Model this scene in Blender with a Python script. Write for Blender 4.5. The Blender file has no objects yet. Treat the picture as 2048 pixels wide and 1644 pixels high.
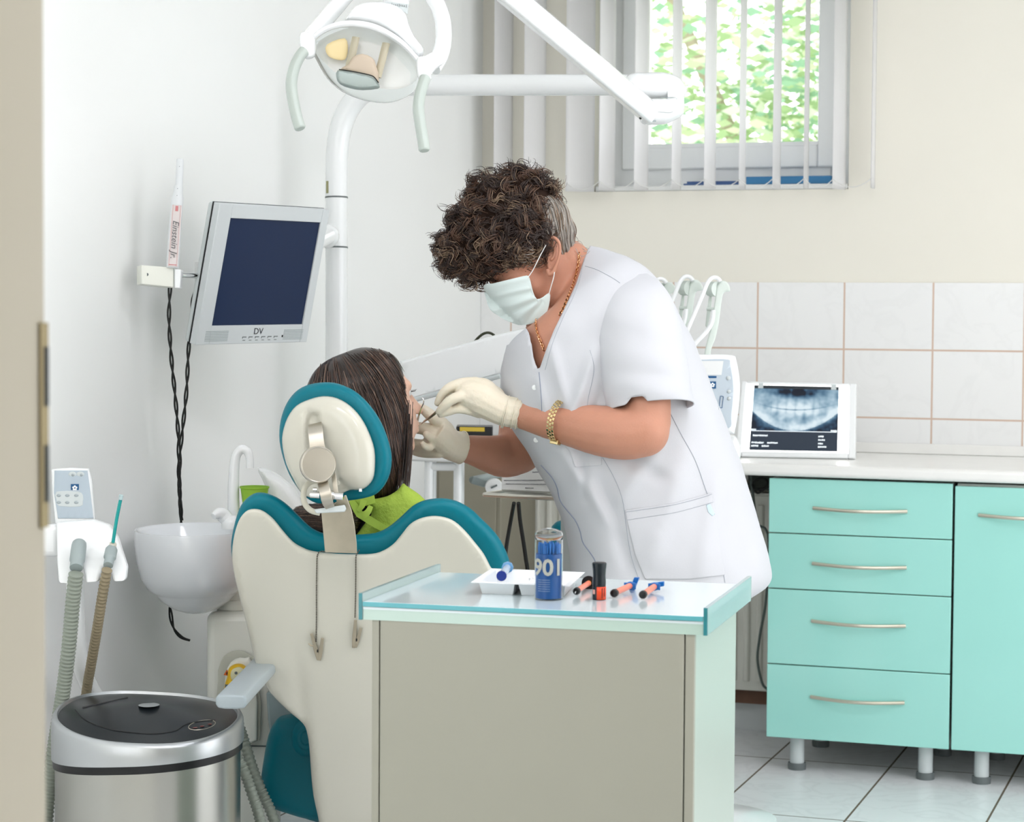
import bpy, bmesh, math, random
import numpy as np
from mathutils import Vector as V, Matrix, noise
from mathutils.bvhtree import BVHTree
from mathutils.geometry import delaunay_2d_cdt
random.seed(7)
PI = math.pi
scene = bpy.context.scene
COL = scene.collection
# ------------------------------------------------------------------ camera
F = 4359.0                                   # focal length in pixels of the 2048 wide frame
_p, _y, _r = map(math.radians, (2.681, 19.128, .3727))
FWD = V((-math.sin(_y)*math.cos(_p), math.cos(_y)*math.cos(_p), -math.sin(_p)))
_rt = V((math.cos(_y), math.sin(_y), 0)); _up = _rt.cross(FWD)
RT = _rt*math.cos(_r)+_up*math.sin(_r)
UP = _up*math.cos(_r)-_rt*math.sin(_r)
CAM = V((0, 0, 1.35))
cd = bpy.data.cameras.new('camera'); cam = bpy.data.objects.new('camera', cd); COL.objects.link(cam)
cam.matrix_world = Matrix(((RT.x, UP.x, -FWD.x, CAM.x), (RT.y, UP.y, -FWD.y, CAM.y), (RT.z, UP.z, -FWD.z, CAM.z), (0, 0, 0, 1)))
cd.sensor_width = 36; cd.lens = 36*F/2048; cd.clip_start = .05; cd.clip_end = 200
cd.dof.use_dof = True; cd.dof.focus_distance = 4.6; cd.dof.aperture_fstop = cd.lens/1000/.009
scene.camera = cam
# ------------------------------------------------------------------ world, light, exposure
W = bpy.data.worlds.new('world'); scene.world = W; W.use_nodes = True
_bg = W.node_tree.nodes['Background']; _bg.inputs[0].default_value = (.97, .97, 1, 1); _bg.inputs[1].default_value = 2.7
vs = scene.view_settings; vs.view_transform = 'Standard'; vs.look = 'None'; vs.gamma = 1; vs.use_curve_mapping = False; vs.exposure = 0.17
LAMP = 8.0            # emission of the ceiling panels
def area(name, loc, rot, sx, sy, power, color=(1, 1, 1), portal=False):
    l = bpy.data.lights.new(name, 'AREA'); l.shape = 'RECTANGLE'; l.size = sx; l.size_y = sy; l.energy = power; l.color = color
    if portal: l.cycles.is_portal = True
    o = bpy.data.objects.new(name, l); o.location = loc; o.rotation_euler = rot; COL.objects.link(o); return o
area('window_portal', (-1.64, 7.15, 1.95), (-PI/2, 0, 0), .9, 1.3, 1, portal=True)
area('fill_window_portal', (-1.87, 1.5, 1.35), (PI/2, 0, PI), .95, 1.7, 1, portal=True)
area('side_window_portal', (1.78, 4.0, 1.24), (0, PI/2, 0), 2.4, 3.7, 1, portal=True)
# ------------------------------------------------------------------ projecting helpers
def ray(x, y): return FWD+RT*((x-1024)/F)-UP*((y-822)/F)
def P(x, y, d): return CAM+ray(x, y)*d
def on(ax, v, x, y):
    q = ray(x, y); return CAM+q*((v-CAM[ax])/q[ax])
def dep(p): return (V(p)-CAM).dot(FWD)
N = -FWD
# ------------------------------------------------------------------ materials
def lin(c):
    o = []
    for v in c:
        v /= 255.; o.append(v/12.92 if v <= .04045 else ((v+.055)/1.055)**2.4)
    return (*o, 1)
MATS = {}
def mat(name, col, rough=.5, metal=0, spec=.5, trans=0, ior=1.45, coat=0, noise_amt=0, noise_scale=8, bump=0, bump_scale=60, alpha=1, emit=None, es=0, sss=0, aniso=0):
    m = bpy.data.materials.new(name); m.use_nodes = True; nt = m.node_tree; b = nt.nodes['Principled BSDF']
    c = lin(col); b.inputs['Base Color'].default_value = c
    b.inputs['Roughness'].default_value = rough; b.inputs['Metallic'].default_value = metal
    b.inputs['Specular IOR Level'].default_value = spec; b.inputs['IOR'].default_value = ior
    b.inputs['Transmission Weight'].default_value = trans; b.inputs['Coat Weight'].default_value = coat
    b.inputs['Coat Roughness'].default_value = .08; b.inputs['Alpha'].default_value = alpha
    if sss: b.inputs['Subsurface Weight'].default_value = sss; b.inputs['Subsurface Radius'].default_value = (.02, .008, .005); b.inputs['Subsurface Scale'].default_value = .5
    if emit: b.inputs['Emission Color'].default_value = lin(emit); b.inputs['Emission Strength'].default_value = es
    tc = nt.nodes.new('ShaderNodeTexCoord')
    if noise_amt:
        nz = nt.nodes.new('ShaderNodeTexNoise'); nz.inputs['Scale'].default_value = noise_scale; nz.inputs['Detail'].default_value = 4
        nt.links.new(tc.outputs['Object'], nz.inputs['Vector'])
        mx = nt.nodes.new('ShaderNodeMix'); mx.data_type = 'RGBA'
        mx.inputs[6].default_value = tuple(v*(1-noise_amt) for v in c[:3])+(1,)
        mx.inputs[7].default_value = tuple(min(1, v*(1+noise_amt)) for v in c[:3])+(1,)
        nt.links.new(nz.outputs['Fac'], mx.inputs[0]); nt.links.new(mx.outputs[2], b.inputs['Base Color'])
    if bump:
        nb = nt.nodes.new('ShaderNodeTexNoise'); nb.inputs['Scale'].default_value = bump_scale; nb.inputs['Detail'].default_value = 3
        nt.links.new(tc.outputs['Object'], nb.inputs['Vector'])
        bp = nt.nodes.new('ShaderNodeBump'); bp.inputs['Strength'].default_value = bump; bp.inputs['Distance'].default_value = .01
        nt.links.new(nb.outputs['Fac'], bp.inputs['Height']); nt.links.new(bp.outputs['Normal'], b.inputs['Normal'])
    MATS[name] = m; return m
def grid_mat(name, base, grout, sx, sy, ox, oy, gw, rough, plane='XY', veins=.05, vscale=6):
    """square-laid tiles: grout where the position is within gw of a line, soft marbling inside"""
    m = mat(name, base, rough); nt = m.node_tree; b = nt.nodes['Principled BSDF']; L = nt.links
    tc = nt.nodes.new('ShaderNodeTexCoord'); sp = nt.nodes.new('ShaderNodeSeparateXYZ'); L.new(tc.outputs['Object'], sp.inputs[0])
    def M(op, a, bb=None, c=None):
        n = nt.nodes.new('ShaderNodeMath'); n.operation = op
        for i, v in enumerate((a, bb, c)):
            if v is None: continue
            if isinstance(v, (int, float)): n.inputs[i].default_value = v
            else: L.new(v, n.inputs[i])
        return n.outputs[0]
    masks = []
    for ax, s, o in ((plane[0], sx, ox), (plane[1], sy, oy)):
        f = M('PINGPONG', M('SUBTRACT', sp.outputs[ax], o), s/2)
        masks.append(M('LESS_THAN', f, gw/2))
    k = M('MAXIMUM', masks[0], masks[1])
    nz = nt.nodes.new('ShaderNodeTexNoise'); nz.inputs['Scale'].default_value = vscale; nz.inputs['Detail'].default_value = 6; nz.inputs['Distortion'].default_value = 1.6
    L.new(tc.outputs['Object'], nz.inputs['Vector'])
    rp = nt.nodes.new('ShaderNodeMapRange'); rp.inputs[1].default_value = .46; rp.inputs[2].default_value = .56
    L.new(M('ABSOLUTE', M('SUBTRACT', nz.outputs['Fac'], .5)), rp.inputs[0]); rp.inputs[1].default_value = 0; rp.inputs[2].default_value = .05
    c = lin(base); mx = nt.nodes.new('ShaderNodeMix'); mx.data_type = 'RGBA'
    mx.inputs[6].default_value = tuple(v*(1-veins) for v in c[:3])+(1,); mx.inputs[7].default_value = c; L.new(rp.outputs[0], mx.inputs[0])
    m2 = nt.nodes.new('ShaderNodeMix'); m2.data_type = 'RGBA'; L.new(k, m2.inputs[0]); L.new(mx.outputs[2], m2.inputs[6]); m2.inputs[7].default_value = lin(grout)
    L.new(m2.outputs[2], b.inputs['Base Color'])
    bp = nt.nodes.new('ShaderNodeBump'); bp.inputs['Strength'].default_value = .6; bp.inputs['Distance'].default_value = .002; bp.invert = True
    L.new(k, bp.inputs['Height']); L.new(bp.outputs['Normal'], b.inputs['Normal'])
    rg = M('MULTIPLY_ADD', k, .5, rough); L.new(rg, b.inputs['Roughness'])
    return m
white = mat('white_plastic', (244, 247, 248), .3, coat=.2)
whitem = mat('white_matte', (236, 238, 236), .6)
enamel = mat('white_enamel', (246, 249, 249), .22, coat=.4)
cream = mat('cream_plastic', (208, 206, 192), .24, coat=.4, noise_amt=.015)
teal = mat('teal_vinyl', (0, 114, 130), .42, spec=.3, bump=.05, bump_scale=300)
greyp = mat('grey_plastic', (160, 172, 172), .45)
greyd = mat('dark_grey_plastic', (104, 112, 112), .5)
greyl = mat('light_grey_plastic', (205, 213, 213), .4)
steel = mat('brushed_steel', (196, 190, 178), .33, metal=1, noise_amt=.06, noise_scale=30)
chrome = mat('chrome', (225, 225, 225), .12, metal=1)
black = mat('black_plastic', (14, 15, 17), .35)
rubber = mat('black_rubber', (22, 24, 22), .6)
glassm = mat('clear_plastic', (250, 252, 252), .04, trans=1, ior=1.12)
winglass = mat('window_glass', (255, 255, 255), 0, trans=1, ior=1.01)
# ------------------------------------------------------------------ mesh building
ROOTLOC = {}
def tag(o, label=None, cat=None, group=None, kind=None):
    if label: o['label'] = label
    if cat: o['category'] = cat
    if group: o['group'] = group
    if kind: o['kind'] = kind
    return o
def thing(name, loc, label, cat, group=None):
    o = bpy.data.objects.new(name, None); COL.objects.link(o); o.location = V(loc); o.empty_display_size = .05
    ROOTLOC[o.name] = V(loc); return tag(o, label, cat, group)
def worldoff(parent):
    o = V((0, 0, 0)); p = parent
    while p: o += V(p.location); p = p.parent
    return o
def link(name, me, mats, parent=None, smooth=None, loc=None):
    """me holds world coordinates; re-based on the parent or on the mesh's own base"""
    if not isinstance(mats, (list, tuple)): mats = [mats]
    for m in mats: me.materials.append(m)
    o = bpy.data.objects.new(name, me); COL.objects.link(o)
    co = np.empty(len(me.vertices)*3, np.float32); me.vertices.foreach_get('co', co); co = co.reshape(-1, 3)
    if parent is None:
        base = V(loc) if loc else V(((co[:, 0].min()+co[:, 0].max())/2, (co[:, 1].min()+co[:, 1].max())/2, co[:, 2].min()))
        o.location = base; off = base
    else: off = worldoff(parent); o.parent = parent
    co -= np.array(off, np.float32); me.vertices.foreach_set('co', co.ravel()); me.update()
    if smooth is not None:
        me.shade_smooth()
        if smooth < 180: me.set_sharp_from_angle(angle=math.radians(smooth))
    return o
def addmod(o, t, **k):
    m = o.modifiers.new(t.lower(), t)
    for a, b in k.items(): setattr(m, a, b)
    return m
def bake(o):
    dg = bpy.context.evaluated_depsgraph_get(); me = bpy.data.meshes.new_from_object(o.evaluated_get(dg))
    o.modifiers.clear(); o.data = me; return o
def bvh_of(o):
    me = o.data; off = worldoff(o.parent)+V(o.location)
    vsn = [v.co+off for v in me.vertices]; return BVHTree.FromPolygons(vsn, [tuple(p.vertices) for p in me.polygons])
def hit(b, x, y, off=.002, default=None):
    r = b.ray_cast(CAM, ray(x, y).normalized())
    if r[0] is None: return P(x, y, default) if default else None
    return r[0]+N*off
def frame(dirv, hint=None):
    z = V(dirv).normalized(); h = V(hint) if hint is not None else (V((0, 0, 1)) if abs(z.z) < .9 else V((0, 1, 0)))
    x = h.cross(z)
    if x.length < 1e-6: x = V((1, 0, 0)).cross(z)
    x.normalize(); return x, z.cross(x), z
class MB:
    def __init__(s): s.v = []; s.f = []; s.m = []; s.cm = 0
    def add(s, vs, fs):
        n = len(s.v); s.v += [V(a) for a in vs]; s.f += [tuple(i+n for i in f) for f in fs]; s.m += [s.cm]*len(fs); return s
    def box(s, p0, p1, M=None):
        x0, y0, z0 = p0; x1, y1, z1 = p1
        vs = [V((x, y, z)) for z in (z0, z1) for y in (y0, y1) for x in (x0, x1)]
        if M: vs = [M(v) for v in vs]
        return s.add(vs, [(0, 2, 3, 1), (4, 5, 7, 6), (0, 1, 5, 4), (2, 6, 7, 3), (0, 4, 6, 2), (1, 3, 7, 5)])
    def obox(s, c, ax, ay, az):
        """box from its centre and three half-axis vectors"""
        c, ax, ay, az = V(c), V(ax), V(ay), V(az)
        return s.box((-1, -1, -1), (1, 1, 1), lambda v: c+ax*v.x+ay*v.y+az*v.z)
    def tube(s, pts, r, seg=12, cap=True, flat=1., hint=None, closed=False):
        pts = [V(p) for p in pts]; n = len(pts)
        if isinstance(r, (int, float)): r = [r]*n
        rings = []; px_ = None
        for i, p in enumerate(pts):
            a = pts[(i-1) % n] if (i or closed) else p; b = pts[(i+1) % n] if (i < n-1 or closed) else p
            t = (b-a)
            if t.length < 1e-9: t = V((0, 0, 1))
            t.normalize()
            if px_ is None: x, y, z = frame(t, hint)
            else:
                x = px_-t*px_.dot(t)
                if x.length < 1e-6: x = frame(t)[0]
                x.normalize(); y = t.cross(x)
            px_ = x
            rings.append([p+x*math.cos(2*PI*k/seg)*r[i]+y*math.sin(2*PI*k/seg)*r[i]*flat for k in range(seg)])
        return s.loft(rings, cap, closed)
    def loft(s, rings, cap=True, closed=False):
        n = len(rings); g = len(rings[0]); vs = [v for r in rings for v in r]; fs = []
        for i in range(n if closed else n-1):
            j = (i+1) % n
            for k in range(g): fs.append((i*g+k, i*g+(k+1) % g, j*g+(k+1) % g, j*g+k))
        if cap and not closed: fs.append(tuple(reversed(range(g)))); fs.append(tuple((n-1)*g+k for k in range(g)))
        return s.add(vs, fs)
    def lathe(s, c, axis, prof, seg=24, sx=1, sy=1, hint=None, cap=True):
        x, y, z = frame(axis, hint)
        return s.loft([[V(c)+z*h+x*math.cos(2*PI*k/seg)*r*sx+y*math.sin(2*PI*k/seg)*r*sy for k in range(seg)] for r, h in prof], cap)
    def prism(s, poly, ext):
        n = len(poly); ext = V(ext); poly = [V(p) for p in poly]
        return s.add(poly+[p+ext for p in poly], [tuple(range(n)), tuple(reversed(range(n, 2*n)))]+[(i, i+n, (i+1) % n+n, (i+1) % n) for i in range(n)])
    def ell(s, c, a, b, d, seg=20, rng=12):
        c, a, b, d = V(c), V(a), V(b), V(d); rings = []
        for i in range(rng+1):
            t = PI*i/rng; rr = max(math.sin(t), 1e-3)
            rings.append([c+d*math.cos(t)+(a*math.cos(2*PI*k/seg)+b*math.sin(2*PI*k/seg))*rr for k in range(seg)])
        return s.loft(rings)
    def ball(s, c, r, seg=16, rng=10): return s.ell(c, (r, 0, 0), (0, r, 0), (0, 0, r), seg, rng)
    def chain(s, pts, rs, seg=14):
        """limb of tapered capsules for remeshing"""
        p = smooth_path([V(q) for q in pts], 3); r = smooth_vals(rs, 3)
        s.tube(p, r, seg); s.ball(p[0], r[0]*.99); s.ball(p[-1], r[-1]*.99); return s
    def build(s, name, m, parent=None, smooth=35, bevel=0, bseg=2, remesh=0, smi=0, sub=0, fixn=True, loc=None, angle=35):
        me = bpy.data.meshes.new(name); me.from_pydata([tuple(v) for v in s.v], [], s.f); me.polygons.foreach_set('material_index', s.m)
        if fixn:
            b = bmesh.new(); b.from_mesh(me); bmesh.ops.recalc_face_normals(b, faces=b.faces); b.to_mesh(me); b.free()
        o = link(name, me, m, parent, smooth, loc)
        if remesh:
            addmod(o, 'REMESH', mode='VOXEL', voxel_size=remesh, use_smooth_shade=True)
            if smi: addmod(o, 'SMOOTH', factor=.5, iterations=smi)
        if bevel: addmod(o, 'BEVEL', width=bevel, segments=bseg, limit_method='ANGLE', angle_limit=math.radians(angle), harden_normals=False)
        if sub: addmod(o, 'SUBSURF', levels=sub, render_levels=sub)
        return o
def cr(p0, p1, p2, p3, t): return (p1*2+(p2-p0)*t+(p0*2-p1*5+p2*4-p3)*t*t+(p1*3-p0-p2*3+p3)*t**3)*.5
def smooth_path(p, k=4, closed=False):
    n = len(p); out = []
    for i in range(n if closed else n-1):
        a = p[(i-1) % n] if (closed or i) else p[0]; b = p[i]; c = p[(i+1) % n]; d = p[(i+2) % n] if (closed or i+2 < n) else p[-1]
        out += [cr(a, b, c, d, j/k) for j in range(k)]
    if not closed: out.append(p[-1])
    return out
def smooth_vals(v, k=4): return [float(a.x) for a in smooth_path([V((x, 0, 0)) for x in v], k)]
def W3(lst, d=None):
    """pixel lists to world points; entries (x,y) need d, or (x,y,d)"""
    return [P(q[0], q[1], q[2] if len(q) > 2 else d) for q in lst]
def tubepx(mb, lst, r, d=None, k=4, **kw):
    pts = smooth_path(W3(lst, d), k)
    if isinstance(r, (list, tuple)): r = smooth_vals(r, k)
    return mb.tube(pts, r, **kw)
def inside(pt, poly):
    x, y = pt; c = False; n = len(poly)
    for i in range(n):
        x1, y1 = poly[i]; x2, y2 = poly[i-1]
        if (y1 > y) != (y2 > y) and x < (x2-x1)*(y-y1)/(y2-y1)+x1: c = not c
    return c
def distpoly(pts, poly):
    A = np.array(poly, float); B = np.roll(A, -1, 0); D = B-A; L = (D**2).sum(1)+1e-12; pts = np.array(pts, float)
    out = np.empty(len(pts))
    for i in range(0, len(pts), 2000):
        q = pts[i:i+2000, None, :]; t = np.clip(((q-A)*D).sum(2)/L, 0, 1); out[i:i+2000] = np.sqrt(((A+t[..., None]*D-q)**2).sum(2)).min(1)
    return out
def puff(mb, contour, depth, hf, hb, w, step=8, k=4, extra=None, sharp=False, power=.5):
    """solid with the given outline (pixels) standing at its own depth: edges rounded over w pixels, hf/hb metres thick to the front and back"""
    place = depth if callable(depth) else (lambda x, y: P(x, y, depth))
    c = [V((a, b, 0)) for a, b in contour]
    if not sharp: c = smooth_path(c, k, True)
    gap = max(2.5, w*.35); cc = []
    for i in range(len(c)):
        a_, b_ = c[i], c[(i+1) % len(c)]; m_ = max(1, int(math.ceil((b_-a_).length/gap))); cc += [a_.lerp(b_, j/m_) for j in range(m_)]
    c = cc
    poly = [(a.x, a.y) for a in c]; n = len(poly)
    pts = list(poly); area2 = sum(poly[i-1][0]*poly[i][1]-poly[i][0]*poly[i-1][1] for i in range(n)); sg = 1 if area2 > 0 else -1
    for fr in (.05, .18, .42, .75):
        rr = fr*w; cand = []
        for i in range(n):
            dx = poly[(i+1) % n][0]-poly[i-1][0]; dy = poly[(i+1) % n][1]-poly[i-1][1]; L = math.hypot(dx, dy) or 1
            q = (poly[i][0]-dy/L*rr*sg, poly[i][1]+dx/L*rr*sg)
            if inside(q, poly): cand.append(q)
        if cand:
            dd = distpoly(cand, poly); pts += [q for q, e in zip(cand, dd) if e > rr*.93]
    xs = [q[0] for q in poly]; ys = [q[1] for q in poly]; g = []
    y = min(ys)+step*.5; row = 0
    while y < max(ys):
        x = min(xs)+step*(.5 if row % 2 else 0)
        while x < max(xs):
            if inside((x, y), poly): g.append((x, y))
            x += step
        y += step*.87; row += 1
    if g: dd = distpoly(g, poly); pts += [q for q, e in zip(g, dd) if e > w*.85]
    res = delaunay_2d_cdt([V(q) for q in pts], [(i, (i+1) % n) for i in range(n)], [], 1, 1e-4)
    vv = [(q.x, q.y) for q in res[0]]; tris = res[2]; dd = distpoly(vv, poly); bd = [e < 1e-3 for e in dd]
    vs = []; fidx = {}; bidx = {}
    for i, (x, y) in enumerate(vv):
        pf = (1-(1-min(dd[i]/w, 1))**2)**power; b0 = place(x, y); ex = extra(x, y) if extra else 0
        fidx[i] = len(vs); vs.append(b0+N*(hf*pf+ex*pf))
        if bd[i]: bidx[i] = fidx[i]
        else: bidx[i] = len(vs); vs.append(b0-N*hb*pf)
    fs = []
    for t in tris:
        fs.append(tuple(fidx[i] for i in t)); fs.append(tuple(bidx[i] for i in reversed(t)))
    return mb.add(vs, fs)
def tilt(d0, x0, y0, ddx, ddy): return lambda x, y: P(x, y, d0+ddx*(x-x0)+ddy*(y-y0))
def slabpx(mb, pts, d, th, back=True):
    """straight-edged plate from a pixel outline, th metres thick (away from the viewer)"""
    pl = [d(*q) if callable(d) else P(q[0], q[1], d) for q in pts]
    return mb.prism(pl, FWD*th)
def text(name, body, m, parent, o, ux, uy, size, ext=.0004, align='CENTER', spacing=1, shear=0, bold=0):
    cu = bpy.data.curves.new(name, 'FONT'); cu.body = body; cu.size = size; cu.extrude = ext; cu.align_x = align; cu.align_y = 'CENTER'
    cu.space_character = spacing; cu.shear = shear; cu.offset = bold; cu.resolution_u = 3
    t = bpy.data.objects.new(name+'_tmp', cu); COL.objects.link(t)
    dg = bpy.context.evaluated_depsgraph_get(); me = bpy.data.meshes.new_from_object(t.evaluated_get(dg)); me.materials.clear()
    bpy.data.objects.remove(t)
    ux = V(ux).normalized(); uy = (V(uy)-ux*V(uy).dot(ux)).normalized(); n = ux.cross(uy)
    for v in me.vertices: c = v.co.copy(); v.co = V(o)+ux*c.x+uy*c.y+n*c.z
    return link(name, me, m, parent)
def strands(name, splines, mats, r, parent, res=1):
    """hair as one curve object: splines = list of (points, material index)"""
    cu = bpy.data.curves.new(name, 'CURVE'); cu.dimensions = '3D'; cu.bevel_depth = r; cu.bevel_resolution = res; cu.resolution_u = 2
    for m in mats: cu.materials.append(m)
    off = worldoff(parent)
    for pts, mi in splines:
        s = cu.splines.new('POLY'); s.points.add(len(pts)-1); n = len(pts)
        for i, p in enumerate(pts): q = p-off; s.points[i].co = (q.x, q.y, q.z, 1); s.points[i].radius = 1-.75*(i/(n-1))**3
        s.material_index = mi
    o = bpy.data.objects.new(name+'_tmp', cu); COL.objects.link(o)
    dg = bpy.context.evaluated_depsgraph_get(); me = bpy.data.meshes.new_from_object(o.evaluated_get(dg)); bpy.data.objects.remove(o)
    me.name = name; h = bpy.data.objects.new(name, me); COL.objects.link(h); h.parent = parent; return h
# ================================================================== THE ROOM
XL, YB, XR, YF, ZC = -2.49, 6.861, 1.7, 1.7, 2.85
wall_cool = mat('paint_cool_white', (246, 248, 246), .85, noise_amt=.012, noise_scale=3)
wall_cream = mat('paint_cream', (243, 240, 228), .85, noise_amt=.015, noise_scale=3)
jambm = mat('jamb_beige', (186, 180, 163), .7)
floor_m = grid_mat('floor_tiles', (240, 243, 244), (104, 92, 76), .3555, .724, -1.39, 6.425, .006, .3, 'XY', .07, 5)
tile_m = grid_mat('wall_tiles', (246, 247, 246), (216, 192, 174), .2785, .2140, -1.2685, 1.2295, .0055, .22, 'XZ', .022, 5)
def struct(name, mb, m, parent=None, **k):
    k.setdefault('loc', (0, 0, 0) if parent is None else None)
    o = mb.build(name, m, parent, **k); o['kind'] = 'structure'; return o
struct('floor', MB().box((-2.7, -2.5, -.1), (2.1, 7.1, 0)), floor_m)
struct('ceiling', MB().box((-2.7, -2.5, ZC), (2.1, 7.1, ZC+.1)), mat('ceiling_white', (246, 246, 246), .9))
struct('wall_left', MB().box((XL-.2, YF, 0), (XL, YB, ZC)), wall_cool)
# back wall with the window opening
wx0, wx1, wz0, wz1 = -2.10, -1.262, 1.735, 2.62
mb = MB(); y0, y1 = YB, YB+.24
mb.box((XL-.2, y0, 0), (wx0, y1, ZC)); mb.box((wx1, y0, 0), (XR+.2, y1, ZC)); mb.box((wx0, y0, 0), (wx1, y1, wz0)); mb.box((wx0, y0, wz1), (wx1, y1, ZC))
struct('wall_back', mb, wall_cream)
# right wall with a big second window, outside the picture
mb = MB(); mb.box((XR, YF, 0), (XR+.2, 2.1, ZC)); mb.box((XR, 5.9, 0), (XR+.2, YB, ZC)); mb.box((XR, 2.1, 2.45), (XR+.2, 5.9, ZC))
struct('wall_right', mb, wall_cream)
mb = MB()
for a, b in ((2.1, 2.16), (3.97, 4.03), (5.84, 5.9)): mb.box((XR+.05, a, .0), (XR+.12, b, 2.45))
mb.box((XR+.05, 2.1, .0), (XR+.12, 5.9, .06)); mb.box((XR+.05, 2.1, 2.39), (XR+.12, 5.9, 2.45))
struct('window_2', mb, white)
# front wall: the picture is taken through its doorway
dx0, dx1 = -1.034, 1.15
mb = MB(); mb.box((XL-.2, YF-.15, 0), (-2.35, YF, ZC)); mb.box((-1.40, YF-.15, 0), (dx0, YF, ZC)); mb.box((-2.35, YF-.15, 0), (-1.40, YF, .5)); mb.box((-2.35, YF-.15, 2.2), (-1.40, YF, ZC)); mb.box((dx1, YF-.15, 0), (XR+.2, YF, ZC)); mb.box((dx0, YF-.15, 2.1), (dx1, YF, ZC))
struct('wall_front', mb, wall_cream)
mb = MB()
for a, b, c_, d in ((-2.35, -2.29, .5, 2.2), (-1.46, -1.40, .5, 2.2), (-2.29, -1.46, .5, .56), (-2.29, -1.46, 2.14, 2.2)): mb.box((a, YF-.11, c_), (b, YF-.05, d))
struct('fill_window', mb, white)  # unseen window, added to brighten the low left wall and tunic front
mb = MB(); mb.box((-1.36, -2.3, 0), (-1.2, YF-.151, ZC)); mb.box((1.4, -2.3, 0), (1.6, YF-.15, ZC)); mb.box((-1.36, -2.5, 0), (1.6, -2.3, ZC))
struct('wall_corridor', mb, wall_cream)
# door jamb with strike plate
mb = MB(); mb.box((dx0-.07, YF-.175, 0), (dx0+.003, YF+.001, 2.1)); mb.box((dx1-.004, YF-.175, 0), (dx1+.07, YF+.004, 2.1))
door = struct('door_1', mb, jambm, bevel=.003)
zt, zb = P(80, 645, 1.945).z, P(80, 1055, 1.945).z
def jz(y): return P(80, y, 1.945).z
brass = mat('brass', (150, 136, 104), .45, metal=.6)
mb = MB(); mb.box((dx0+.0035, YF-.011, zb), (dx0+.0055, YF+.002, zt)); sp_ = mb.build('strike_plate', brass, door)
mb = MB()
for a, b in ((693, 812), (890, 1005)): mb.box((dx0+.0056, YF-.0055, jz(b)), (dx0+.0061, YF+.0019, jz(a)))
mb.build('latch_hole', black, sp_)
# tiled band on the back wall
mb = MB(); tz = 1.4400
mb.box((XL+.001, YB-.008, .0), (-1.58, YB, tz)); mb.box((-1.58, YB-.008, .80), (XR, YB, tz))
struct('trim_1', mb, tile_m)
struct('baseboard_back', MB().box((XL, YB-.018, 0), (XR, YB-.0085, .085)), mat('skirting_tile', (214, 219, 219), .35))
# radiator pipe boxing strip (brown) behind the radiator
struct('trim_2', MB().box((-2.3, YB-.05, .09), (-1.37, YB-.012, .135)), mat('brown_wood', (116, 84, 66), .6, noise_amt=.2, noise_scale=20))
# window
mb = MB(); fy0, fy1 = YB+.10, YB+.165
mb.box((wx0, fy0, wz0+.0), (wx0+.12, fy1, wz1)); mb.box((wx1-.075, fy0, wz0), (wx1+.0, fy1, wz1)); mb.box((wx0+.1201, fy0, wz0), (wx1-.0751, fy1, wz0+.10)); mb.box((wx0+.1201, fy0, wz1-.07), (wx1-.0751, fy1, wz1))
win = struct('window_1', mb, white, bevel=.004)
g = on(1, YB+.115, 1297, 293); g2 = on(1, YB+.115, 1638, 291)
gx0, gx1, gz = g.x, g2.x, (g.z+g2.z)/2
mb = MB(); sy0, sy1 = YB+.085, YB+.15
mb.box((gx0-.085, sy0, wz0+.075), (gx0, sy1, wz1-.05)); mb.box((gx1, sy0, wz0+.075), (gx1+.075, sy1, wz1-.05)); mb.box((gx0, sy0, wz0+.075), (gx1, sy1, gz)); mb.box((gx0, sy0, wz1-.13), (gx1, sy1, wz1-.05))
mb.build('window_sash', white, win, bevel=.006)
MB().box((gx0-.005, YB+.118, gz-.005), (gx1+.005, YB+.122, wz1-.12)).build('window_pane', winglass, win)
MB().box((gx0-.004, YB+.0845, gz-.004), (gx1+.004, YB+.092, gz+.008)).build('glazing_bead', white, win)
MB().box((wx0+.002, YB+.004, wz0), (wx1-.002, YB+.10, wz0+.018)).build('window_sill', whitem, win, bevel=.004)
# things on the sill
bluem = mat('blue_card', (58, 128, 178), .45); navy = mat('navy_card', (70, 100, 150), .5)
a = on(1, YB+.02, 1492, 350); b = on(1, YB+.02, 1662, 352)
MB().box((a.x, YB+.02, wz0+.0185), (b.x, YB+.07, wz0+.044)).build('storage_box', [bluem], bevel=.002)
tag(bpy.data.objects['storage_box'], 'flat bright blue box lying on the window sill behind the blinds', 'box')
a = on(1, YB+.02, 1368, 350); b = on(1, YB+.02, 1478, 352)
mb = MB().box((a.x, YB+.015, wz0+.0185), (b.x, YB+.06, wz0+.024)); mb.box((a.x+.01, YB+.02, wz0+.0242), (b.x-.008, YB+.065, wz0+.031))
tag(mb.build('leaflet_stack', [navy]), 'thin stack of navy leaflets on the window sill left of the blue box', 'leaflets')
# vertical blind
m = bpy.data.materials.new('blind_fabric'); m.use_nodes = True; nt = m.node_tree; nt.nodes.remove(nt.nodes['Principled BSDF'])
d1 = nt.nodes.new('ShaderNodeBsdfDiffuse'); d2 = nt.nodes.new('ShaderNodeBsdfTranslucent'); mxs = nt.nodes.new('ShaderNodeMixShader')
wv = nt.nodes.new('ShaderNodeTexNoise'); wv.inputs['Scale'].default_value = 120; rp = nt.nodes.new('ShaderNodeMapRange'); rp.inputs[3].default_value = .95; rp.inputs[4].default_value = .98
nt.links.new(wv.outputs['Fac'], rp.inputs[0]); cmb = nt.nodes.new('ShaderNodeCombineColor')
for i in range(3): nt.links.new(rp.outputs[0], cmb.inputs[i])
nt.links.new(cmb.outputs[0], d1.inputs[0]); nt.links.new(cmb.outputs[0], d2.inputs[0]); mxs.inputs[0].default_value = .42
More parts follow.
